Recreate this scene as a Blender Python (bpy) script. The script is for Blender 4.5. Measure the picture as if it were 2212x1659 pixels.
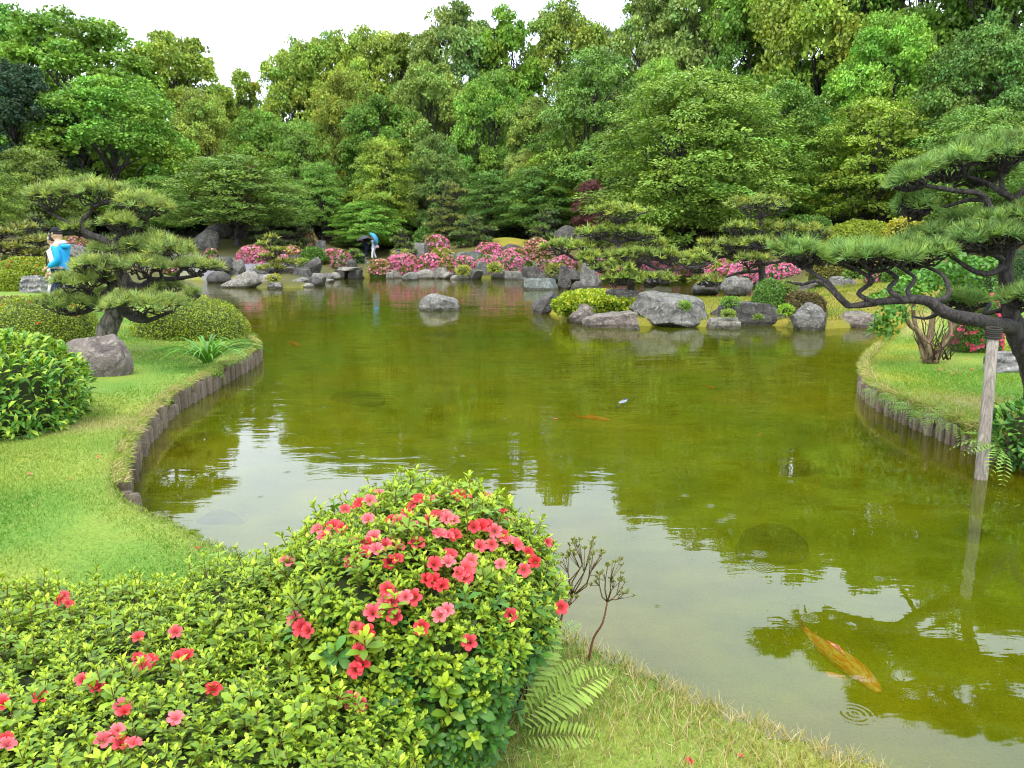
import bpy, bmesh, math, random
import numpy as np
from mathutils import Vector, Matrix, noise
from mathutils.kdtree import KDTree

for _o in list(bpy.data.objects):
    bpy.data.objects.remove(_o)
SC = bpy.context.scene
COL = SC.collection
rng = np.random.default_rng(11)
random.seed(11)

# ------------------------------------------------------------------ camera
F, CZ = 1703.0, 1.85                       # focal length in units of a 2212 px wide frame, eye height above the water
PITCH = math.atan((829.5 - 531) / F)
camd = bpy.data.cameras.new('camera')
cam = bpy.data.objects.new('camera', camd)
COL.objects.link(cam)
cam.location = (0, 0, CZ)
cam.rotation_euler = (math.pi / 2 - PITCH, 0, 0)
camd.sensor_width = 36
camd.lens = 36 * F / 2212
camd.clip_start = 0.05
camd.clip_end = 1500
SC.camera = cam
SC.render.resolution_x, SC.render.resolution_y = 1024, 768

# ------------------------------------------------------------------ sky (bright overcast)
SUN_EL, SUN_AZ = math.radians(62), math.radians(200)
world = bpy.data.worlds.new('World')
SC.world = world
world.use_nodes = True
wn, wl = world.node_tree.nodes, world.node_tree.links
wn.clear()
sky = wn.new('ShaderNodeTexSky')
sky.sky_type = 'NISHITA'
sky.sun_disc = False
sky.sun_elevation = SUN_EL
sky.sun_rotation = SUN_AZ
sky.dust_density = 4.0
hsv = wn.new('ShaderNodeHueSaturation')
hsv.inputs['Saturation'].default_value = 0.35
wl.new(sky.outputs[0], hsv.inputs['Color'])
tc = wn.new('ShaderNodeTexCoord')
cn = wn.new('ShaderNodeTexNoise')
cn.inputs['Scale'].default_value = 2.2
cn.inputs['Detail'].default_value = 5
wl.new(tc.outputs['Generated'], cn.inputs['Vector'])
cr = wn.new('ShaderNodeValToRGB')
cr.color_ramp.elements[0].position = 0.36
cr.color_ramp.elements[0].color = (10.6, 12.3, 15.8, 1)
cr.color_ramp.elements[1].position = 0.62
cr.color_ramp.elements[1].color = (15.2, 16.6, 18.9, 1)
wl.new(cn.outputs['Fac'], cr.inputs['Fac'])
mx = wn.new('ShaderNodeMix')
mx.data_type = 'RGBA'
mx.inputs['Factor'].default_value = 0.84
wl.new(hsv.outputs[0], mx.inputs['A'])
wl.new(cr.outputs[0], mx.inputs['B'])
bg = wn.new('ShaderNodeBackground')
bg.inputs['Strength'].default_value = 0.1
wl.new(mx.outputs['Result'], bg.inputs['Color'])
wo = wn.new('ShaderNodeOutputWorld')
wl.new(bg.outputs[0], wo.inputs['Surface'])

sund = bpy.data.lights.new('sun', 'SUN')
sund.energy = 1.5
sund.angle = math.radians(24)
sund.color = (1.0, 0.95, 0.84)
sun = bpy.data.objects.new('sun', sund)
COL.objects.link(sun)
_sd = Vector((math.sin(SUN_AZ) * math.cos(SUN_EL), math.cos(SUN_AZ) * math.cos(SUN_EL), math.sin(SUN_EL)))
sun.rotation_euler = (-_sd).to_track_quat('-Z', 'Y').to_euler()

SC.view_settings.view_transform = 'Standard'
SC.view_settings.look = 'None'
SC.view_settings.gamma = 1.0
SC.view_settings.use_curve_mapping = False
SC.view_settings.exposure = 1.0
SC.render.engine = 'CYCLES'
cy = SC.cycles
cy.use_denoising = True
try:
    cy.denoiser = 'OPENIMAGEDENOISE'
except Exception:
    pass
cy.max_bounces = 5
cy.diffuse_bounces = 2
cy.glossy_bounces = 2
cy.transmission_bounces = 2
cy.transparent_max_bounces = 6
cy.use_adaptive_sampling = True
cy.adaptive_threshold = 0.03
cy.filter_width = 1.15
cy.caustics_reflective = False
cy.caustics_refractive = False

# ------------------------------------------------------------------ picture -> place helpers
_c, _s = math.cos(PITCH), math.sin(PITCH)


def ray(u, v):
    x, y = (u - 1106) / F, -(v - 829.5) / F
    return np.array((x, _c + _s * y, -_s + _c * y))


def G(u, v, z=0.0):
    """point where a sight line meets the level z"""
    r = ray(u, v)
    return np.array((0, 0, CZ)) + r * ((z - CZ) / r[2])


def D(u, v, d):
    """point on a sight line at distance d"""
    r = ray(u, v)
    return np.array((0, 0, CZ)) + r * (d / r[1])


def ss(a, b, x):
    t = np.clip((x - a) / (b - a), 0, 1)
    return t * t * (3 - 2 * t)


# ------------------------------------------------------------------ mesh helpers
def mesh_np(name, V, loops, counts, col=None, smooth=False):
    me = bpy.data.meshes.new(name)
    V = np.asarray(V, 'f')
    me.vertices.add(len(V))
    me.vertices.foreach_set('co', V.ravel())
    me.loops.add(len(loops))
    me.loops.foreach_set('vertex_index', np.asarray(loops, 'i'))
    me.polygons.add(len(counts))
    st = np.concatenate(([0], np.cumsum(counts)[:-1])).astype('i')
    me.polygons.foreach_set('loop_start', st)
    if smooth:
        me.polygons.foreach_set('use_smooth', np.ones(len(counts), bool))
    me.update(calc_edges=True)
    if col is not None:
        a = me.color_attributes.new('Col', 'FLOAT_COLOR', 'POINT')
        c4 = np.ones((len(V), 4), 'f')
        c4[:, :3] = col
        a.data.foreach_set('color', c4.ravel())
    return me


def unit(a):
    a = np.asarray(a, float)
    return a / np.maximum(np.linalg.norm(a, axis=-1, keepdims=True), 1e-9)


def basis(axis, nrm):
    Y = unit(axis)
    Z = nrm - (nrm * Y).sum(-1, keepdims=True) * Y
    Z = unit(Z + 1e-6)
    X = np.cross(Y, Z)
    return X, Y, Z


def rvec(n):
    return unit(rng.normal(size=(n, 3)))


class Tmpl:
    def __init__(s, v, faces, shade=None):
        s.v = np.array(v, float)
        s.loops = np.array([i for f in faces for i in f])
        s.counts = np.array([len(f) for f in faces])
        s.shade = np.ones((len(v), 3)) if shade is None else np.array(shade, float)

    @staticmethod
    def join(parts):
        V, L, C, S, n = [], [], [], [], 0
        for t in parts:
            V.append(t.v); L.append(t.loops + n); C.append(t.counts); S.append(t.shade)
            n += len(t.v)
        o = Tmpl([(0, 0, 0)], [])
        o.v, o.loops, o.counts, o.shade = np.concatenate(V), np.concatenate(L), np.concatenate(C), np.concatenate(S)
        return o

    def moved(s, pos, axis, nrm, sc=1.0, col=(1, 1, 1)):
        X, Y, Z = basis(np.array([axis], float), np.array([nrm], float))
        o = Tmpl([(0, 0, 0)], [])
        o.v = np.array(pos) + sc * (s.v[:, :1] * X + s.v[:, 1:2] * Y + s.v[:, 2:] * Z)
        o.loops, o.counts, o.shade = s.loops, s.counts, s.shade * np.array(col)
        return o


class Geo:
    """collects geometry; build() links it as ONE mesh object"""

    def __init__(s):
        s.V, s.L, s.C, s.K, s.n = [], [], [], [], 0

    def raw(s, v, faces, col=(1, 1, 1)):
        v = np.asarray(v, float)
        s.V.append(v)
        s.L.append(np.array([i for f in faces for i in f]) + s.n)
        s.C.append(np.array([len(f) for f in faces]))
        s.K.append(np.broadcast_to(np.array(col, float), v.shape))
        s.n += len(v)
        return s

    def scatter(s, T, pos, axis, nrm, sc, col):
        N, k = len(pos), len(T.v)
        if N == 0:
            return s
        X, Y, Z = basis(np.asarray(axis, float), np.asarray(nrm, float))
        sc = np.asarray(sc, float)
        if sc.ndim == 0:
            sc = np.full(N, float(sc))
        if sc.ndim == 1:
            sc = np.stack([sc, sc, sc], 1)
        w = sc[:, None, :] * T.v[None]
        V = pos[:, None, :] + w[..., :1] * X[:, None] + w[..., 1:2] * Y[:, None] + w[..., 2:] * Z[:, None]
        s.V.append(V.reshape(-1, 3))
        s.L.append((T.loops[None] + (np.arange(N) * k)[:, None]).ravel() + s.n)
        s.C.append(np.tile(T.counts, N))
        s.K.append((np.asarray(col, float)[:, None, :] * T.shade[None]).reshape(-1, 3))
        s.n += N * k
        return s

    def tube(s, pts, rads, sides=6, col=(1, 1, 1), cap=True, rough=0.0):
        pts = np.asarray(pts, float)
        m = len(pts)
        rads = np.broadcast_to(np.asarray(rads, float), (m,))
        tan = unit(np.gradient(pts, axis=0))
        ref = np.array((0.31, 0.87, 0.38)) if abs(tan[0][2]) > 0.8 else np.array((0, 0, 1.0))
        X = unit(np.cross(tan, ref))
        Y = np.cross(tan, X)
        a = np.arange(sides) / sides * 2 * math.pi
        rr = rads[:, None] * np.ones(sides)
        if rough:
            rr = rr * (1 + rough * rng.uniform(-1, 1, (m, sides)))
        V = pts[:, None] + rr[..., None] * (np.cos(a)[None, :, None] * X[:, None] + np.sin(a)[None, :, None] * Y[:, None])
        f = []
        for i in range(m - 1):
            for j in range(sides):
                k = (j + 1) % sides
                f.append((i * sides + j, i * sides + k, (i + 1) * sides + k, (i + 1) * sides + j))
        if cap:
            f.append(tuple(range(sides))[::-1])
            f.append(tuple((m - 1) * sides + j for j in range(sides)))
        return s.raw(V.reshape(-1, 3), f, col)

    def mesh(s, name, smooth=False):
        return mesh_np(name, np.concatenate(s.V), np.concatenate(s.L), np.concatenate(s.C), np.concatenate(s.K), smooth)

    def build(s, name, mat, parent=None, smooth=False, kind=None):
        return link(name, s.mesh(name, smooth), mat, parent, kind)


def link(name, me, mat, parent=None, kind=None, loc=None):
    o = bpy.data.objects.new(name, me)
    COL.objects.link(o)
    if mat is not None and me is not None:
        if len(me.materials) == 0:
            me.materials.append(mat)
    if parent is not None:
        o.parent = parent
    if kind:
        o['kind'] = kind
    if loc is not None:
        o.location = loc
    return o


def thing(name, label, cat, loc=(0, 0, 0), rz=0.0, group=None):
    o = bpy.data.objects.new(name, None)
    COL.objects.link(o)
    o.empty_display_size = 0.1
    o.location = tuple(float(a) for a in loc)
    o.rotation_euler = (0, 0, rz)
    return tag(o, label, cat, group)


def tag(o, label, cat, group=None):
    o['label'] = label
    o['category'] = cat
    if group:
        o['group'] = group
    return o


def catmull(P, n=8, closed=False):
    P = np.asarray(P, float)
    m = len(P)
    out = []
    for i in range(m if closed else m - 1):
        if closed:
            a, b, c, d = P[(i - 1) % m], P[i], P[(i + 1) % m], P[(i + 2) % m]
        else:
            a, b, c, d = P[max(i - 1, 0)], P[i], P[i + 1], P[min(i + 2, m - 1)]
        t = (np.arange(n) / n)[:, None]
        out.append(0.5 * (2 * b + (c - a) * t + (2 * a - 5 * b + 4 * c - d) * t ** 2 + (3 * b - a - 3 * c + d) * t ** 3))
    if not closed:
        out.append(P[-1:])
    return np.concatenate(out)


# ------------------------------------------------------------------ materials
def newmat(name):
    m = bpy.data.materials.new(name)
    m.use_nodes = True
    n, l = m.node_tree.nodes, m.node_tree.links
    n.clear()
    out = n.new('ShaderNodeOutputMaterial')
    return m, n, l, out


def mixc(n, l, a, b, fac=None, typ='MIX', f=0.5):
    q = n.new('ShaderNodeMix')
    q.data_type = 'RGBA'
    q.blend_type = typ
    if fac is not None:
        l.new(fac, q.inputs['Factor'])
    else:
        q.inputs['Factor'].default_value = f
    for s, x in (('A', a), ('B', b)):
        if isinstance(x, tuple):
            q.inputs[s].default_value = (*x, 1) if len(x) == 3 else x
        else:
            l.new(x, q.inputs[s])
    return q.outputs['Result']


def noise_node(n, l, scale, detail=4, vec=None, rough=0.55, dist=0.0):
    q = n.new('ShaderNodeTexNoise')
    q.inputs['Scale'].default_value = scale
    q.inputs['Detail'].default_value = detail
    q.inputs['Roughness'].default_value = rough
    q.inputs['Distortion'].default_value = dist
    if vec is not None:
        l.new(vec, q.inputs['Vector'])
    return q


def ramp(n, l, src, stops):
    q = n.new('ShaderNodeValToRGB')
    e = q.color_ramp.elements
    while len(e) < len(stops):
        e.new(0.5)
    for i, (p, c) in enumerate(stops):
        e[i].position = p
        e[i].color = (*c, 1) if len(c) == 3 else (c[0],) * 3 + (1,)
    l.new(src, q.inputs['Fac'])
    return q.outputs['Color']


def leafmat(name, transl=0.3, rough=0.45, spec=0.35, var=0.12):
    """leaf colour = Col attribute x object colour, slightly different on every object"""
    m, n, l, out = newmat(name)
    at = n.new('ShaderNodeAttribute')
    at.attribute_name = 'Col'
    oi = n.new('ShaderNodeObjectInfo')
    c = mixc(n, l, at.outputs['Color'], oi.outputs['Color'], None, 'MULTIPLY', 1.0)
    hs = n.new('ShaderNodeHueSaturation')
    mr = n.new('ShaderNodeMapRange')
    mr.inputs['To Min'].default_value = 1 - var
    mr.inputs['To Max'].default_value = 1 + var
    l.new(oi.outputs['Random'], mr.inputs['Value'])
    l.new(mr.outputs[0], hs.inputs['Value'])
    l.new(c, hs.inputs['Color'])
    p = n.new('ShaderNodeBsdfPrincipled')
    p.inputs['Roughness'].default_value = rough
    p.inputs['Specular IOR Level'].default_value = spec
    l.new(hs.outputs[0], p.inputs['Base Color'])
    t = n.new('ShaderNodeBsdfTranslucent')
    tcol = mixc(n, l, hs.outputs[0], (1.25, 1.25, 0.55), None, 'MULTIPLY', 1.0)
    l.new(tcol, t.inputs['Color'])
    q = n.new('ShaderNodeMixShader')
    q.inputs[0].default_value = transl
    l.new(p.outputs[0], q.inputs[1])
    l.new(t.outputs[0], q.inputs[2])
    l.new(q.outputs[0], out.inputs['Surface'])
    return m


def colmat(name, rough=0.7, spec=0.3, bump=0.0, bscale=60.0):
    """plain material that takes its colour from the Col attribute"""
    m, n, l, out = newmat(name)
    at = n.new('ShaderNodeAttribute')
    at.attribute_name = 'Col'
    p = n.new('ShaderNodeBsdfPrincipled')
    p.inputs['Roughness'].default_value = rough
    p.inputs['Specular IOR Level'].default_value = spec
    nz = noise_node(n, l, bscale, 4)
    c = mixc(n, l, at.outputs['Color'], ramp(n, l, nz.outputs['Fac'], [(0.3, (0.75,)), (0.7, (1.2,))]), None, 'MULTIPLY', 1.0)
    l.new(c, p.inputs['Base Color'])
    if bump:
        b = n.new('ShaderNodeBump')
        b.inputs['Strength'].default_value = bump
        b.inputs['Distance'].default_value = 0.02
        l.new(nz.outputs['Fac'], b.inputs['Height'])
        l.new(b.outputs[0], p.inputs['Normal'])
    l.new(p.outputs[0], out.inputs['Surface'])
    return m


def barkmat(name, c1, c2, scale=14.0, bump=0.8, stretch=0.35, var=0.0):
    m, n, l, out = newmat(name)
    tcn = n.new('ShaderNodeTexCoord')
    mp = n.new('ShaderNodeMapping')
    mp.inputs['Scale'].default_value = (1, 1, stretch)
    l.new(tcn.outputs['Object'], mp.inputs['Vector'])
    v = n.new('ShaderNodeTexVoronoi')
    v.feature = 'DISTANCE_TO_EDGE'
    v.inputs['Scale'].default_value = scale
    wv = noise_node(n, l, scale * 0.8, 4, mp.outputs[0])
    vv = mixc(n, l, mp.outputs[0], wv.outputs['Color'], None, 'LINEAR_LIGHT', 0.08)
    l.new(vv, v.inputs['Vector'])
    nz = noise_node(n, l, scale * 3, 6, mp.outputs[0])
    h = n.new('ShaderNodeMath')
    h.operation = 'MULTIPLY_ADD'
    h.inputs[1].default_value = 0.5
    l.new(nz.outputs['Fac'], h.inputs[0])
    sm = n.new('ShaderNodeMath')
    sm.operation = 'MINIMUM'
    sm.inputs[1].default_value = 0.25
    l.new(v.outputs['Distance'], sm.inputs[0])
    l.new(sm.outputs[0], h.inputs[2])
    c = mixc(n, l, c1, c2, ramp(n, l, h.outputs[0], [(0.2, (0.0,)), (0.6, (1.0,))]))
    oi = n.new('ShaderNodeObjectInfo')
    c = mixc(n, l, c, ramp(n, l, oi.outputs['Random'], [(0.0, (0.62, 0.56, 0.50)), (0.5, (1.0, 0.92, 0.85)), (1.0, (1.15, 1.15, 1.12))]), None, 'MULTIPLY', var)
    p = n.new('ShaderNodeBsdfPrincipled')
    p.inputs['Roughness'].default_value = 0.8
    l.new(c, p.inputs['Base Color'])
    b = n.new('ShaderNodeBump')
    b.inputs['Strength'].default_value = bump
    b.inputs['Distance'].default_value = 0.03
    l.new(h.outputs[0], b.inputs['Height'])
    l.new(b.outputs[0], p.inputs['Normal'])
    l.new(p.outputs[0], out.inputs['Surface'])
    return m


def rockmat(name, ca, cb, cc, scale=3.0, band=0.0):
    """weathered stone: two greys, pale lichen, dark cracks; band > 0 gives layered strata"""
    m, n, l, out = newmat(name)
    ge = n.new('ShaderNodeNewGeometry')
    oi = n.new('ShaderNodeObjectInfo')
    ad = n.new('ShaderNodeVectorMath')
    ad.operation = 'ADD'
    l.new(ge.outputs['Position'], ad.inputs[0])
    l.new(oi.outputs['Location'], ad.inputs[1])
    P = ad.outputs[0]
    n1 = noise_node(n, l, scale, 8, P, 0.65, 0.4)
    n2 = noise_node(n, l, scale * 5, 6, P, 0.7)
    c = ramp(n, l, n1.outputs['Fac'], [(0.32, ca), (0.62, cb)])
    lich = ramp(n, l, n2.outputs['Fac'], [(0.52, (0.0,)), (0.66, (1.0,))])
    c = mixc(n, l, c, cc, lich)
    mu = n.new('ShaderNodeTexMusgrave') if hasattr(bpy.types, 'ShaderNodeTexMusgrave') else None
    vo = n.new('ShaderNodeTexVoronoi')
    vo.feature = 'DISTANCE_TO_EDGE'
    vo.inputs['Scale'].default_value = scale * 1.1
    dv = mixc(n, l, P, n1.outputs['Color'], None, 'LINEAR_LIGHT', 0.25)
    l.new(dv, vo.inputs['Vector'])
    crack = ramp(n, l, vo.outputs['Distance'], [(0.0, (0.25,)), (0.06, (1.0,))])
    c = mixc(n, l, c, crack, None, 'MULTIPLY', 0.55)
    fine = noise_node(n, l, scale * 22, 4, P, 0.7)
    c = mixc(n, l, c, ramp(n, l, fine.outputs['Fac'], [(0.3, (0.6,)), (0.7, (1.3,))]), None, 'MULTIPLY', 0.8)
    hsum = mixc(n, l, n2.outputs['Fac'], fine.outputs['Fac'], None, 'MIX', 0.35)
    hsum = mixc(n, l, hsum, crack, None, 'MULTIPLY', 0.6)
    if band:
        w = n.new('ShaderNodeTexWave')
        w.bands_direction = 'Z'
        w.inputs['Scale'].default_value = band
        w.inputs['Distortion'].default_value = 6
        w.inputs['Detail'].default_value = 4
        w.inputs['Detail Scale'].default_value = 1.2
        l.new(P, w.inputs['Vector'])
        c = mixc(n, l, c, ramp(n, l, w.outputs['Fac'], [(0.2, (0.45,)), (0.75, (1.2,))]), None, 'MULTIPLY', 0.6)
        hsum = mixc(n, l, hsum, w.outputs['Fac'], None, 'MIX', 0.55)
    # moss cushions on the upper faces, dark wet line just above the water
    mo = noise_node(n, l, scale * 1.3, 6, P, .7)
    sx = n.new('ShaderNodeSeparateXYZ')
    l.new(ge.outputs['Normal'], sx.inputs[0])
    mu_ = n.new('ShaderNodeMath')
    mu_.operation = 'MULTIPLY'
    l.new(sx.outputs['Z'], mu_.inputs[0])
    l.new(mo.outputs['Fac'], mu_.inputs[1])
    c = mixc(n, l, c, (.10, .12, .025), ramp(n, l, mu_.outputs[0], [(.50, (0,)), (.60, (.8,))]))
    sz = n.new('ShaderNodeSeparateXYZ')
    l.new(ge.outputs['Position'], sz.inputs[0])
    wz = n.new('ShaderNodeMath')
    wz.operation = 'MULTIPLY_ADD'
    l.new(n1.outputs['Fac'], wz.inputs[0])
    wz.inputs[1].default_value = -.12
    l.new(sz.outputs['Z'], wz.inputs[2])
    c = mixc(n, l, c, ramp(n, l, wz.outputs[0], [(.0, (.42, .40, .34)), (.03, (1,))]), None, 'MULTIPLY', 1.0)
    p = n.new('ShaderNodeBsdfPrincipled')
    p.inputs['Roughness'].default_value = 0.72
    p.inputs['Specular IOR Level'].default_value = 0.35
    l.new(c, p.inputs['Base Color'])
    b = n.new('ShaderNodeBump')
    b.inputs['Strength'].default_value = 0.9
    b.inputs['Distance'].default_value = 0.05
    l.new(hsum, b.inputs['Height'])
    l.new(b.outputs[0], p.inputs['Normal'])
    l.new(p.outputs[0], out.inputs['Surface'])
    return m


def flat(name, col, rough=0.6, spec=0.4, var=0.12, scale=30):
    m, n, l, out = newmat(name)
    p = n.new('ShaderNodeBsdfPrincipled')
    p.inputs['Roughness'].default_value = rough
    p.inputs['Specular IOR Level'].default_value = spec
    nz = noise_node(n, l, scale, 4)
    lo, hi = tuple(a * (1 - var) for a in col), tuple(min(1, a * (1 + var)) for a in col)
    l.new(mixc(n, l, lo, hi, nz.outputs['Fac']), p.inputs['Base Color'])
    l.new(p.outputs[0], out.inputs['Surface'])
    return m


M = {}
M['leaf'] = leafmat('broad_leaf', 0.2, 0.5, 0.2)
M['gloss'] = leafmat('azalea_leaf', 0.22, 0.42, 0.28, 0.0)
M['bush'] = leafmat('bush_leaf', 0.25, 0.45, 0.35, 0.0)
M['needle'] = leafmat('pine_needle', 0.15, 0.5, 0.25, 0.06)
M['petal'] = leafmat('petal', 0.35, 0.55, 0.2, 0.1)
M['grass'] = leafmat('grass_blade', 0.3, 0.6, 0.2, 0.0)
M['twig'] = colmat('twig', 0.8, 0.2)
M['bark'] = barkmat('tree_bark', (0.012, 0.010, 0.008), (0.07, 0.055, 0.045), 6)
M['pinebark'] = barkmat('pine_bark', (0.010, 0.008, 0.007), (0.065, 0.05, 0.04), 16, 1.0)
M['greybark'] = barkmat('mossy_pine_bark', (0.03, 0.025, 0.018), (0.21, 0.18, 0.13), 9, 1.0, 0.45)
M['tanbark'] = barkmat('tan_shrub_bark', (0.10, 0.065, 0.03), (0.34, 0.24, 0.13), 12, 0.5, 0.2)
M['log'] = barkmat('weathered_log', (0.07, 0.052, 0.034), (0.50, 0.41, 0.29), 22, 0.8, 0.12, 1.0)
M['post'] = barkmat('weathered_post', (0.16, 0.13, 0.10), (0.40, 0.35, 0.28), 20, 0.5, 0.08)
M['grey'] = rockmat('grey_stone', (0.058, 0.054, 0.045), (0.199, 0.186, 0.158), (0.349, 0.326, 0.269))
M['dark'] = rockmat('dark_stone', (0.025, 0.022, 0.019), (0.089, 0.081, 0.069), (0.194, 0.177, 0.143))
M['pale'] = rockmat('pale_stone', (0.097, 0.088, 0.071), (0.272, 0.246, 0.197), (0.417, 0.381, 0.311))
M['purple'] = rockmat('purple_stone', (0.078, 0.058, 0.050), (0.218, 0.177, 0.147), (0.320, 0.279, 0.218), 2.4)
M['blue'] = rockmat('blue_green_stone', (0.058, 0.065, 0.055), (0.175, 0.195, 0.168), (0.320, 0.326, 0.277))
M['sunken'] = rockmat('murk_dimmed_stone', (0.085, 0.10, 0.008), (0.13, 0.145, 0.010), (0.16, 0.17, 0.012), 1.4)  # the dimming of murky water is put into the stone's colour
M['strata'] = rockmat('layered_stone', (0.087, 0.082, 0.080), (0.291, 0.270, 0.252), (0.485, 0.456, 0.403), 3.0, 2.2)

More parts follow.
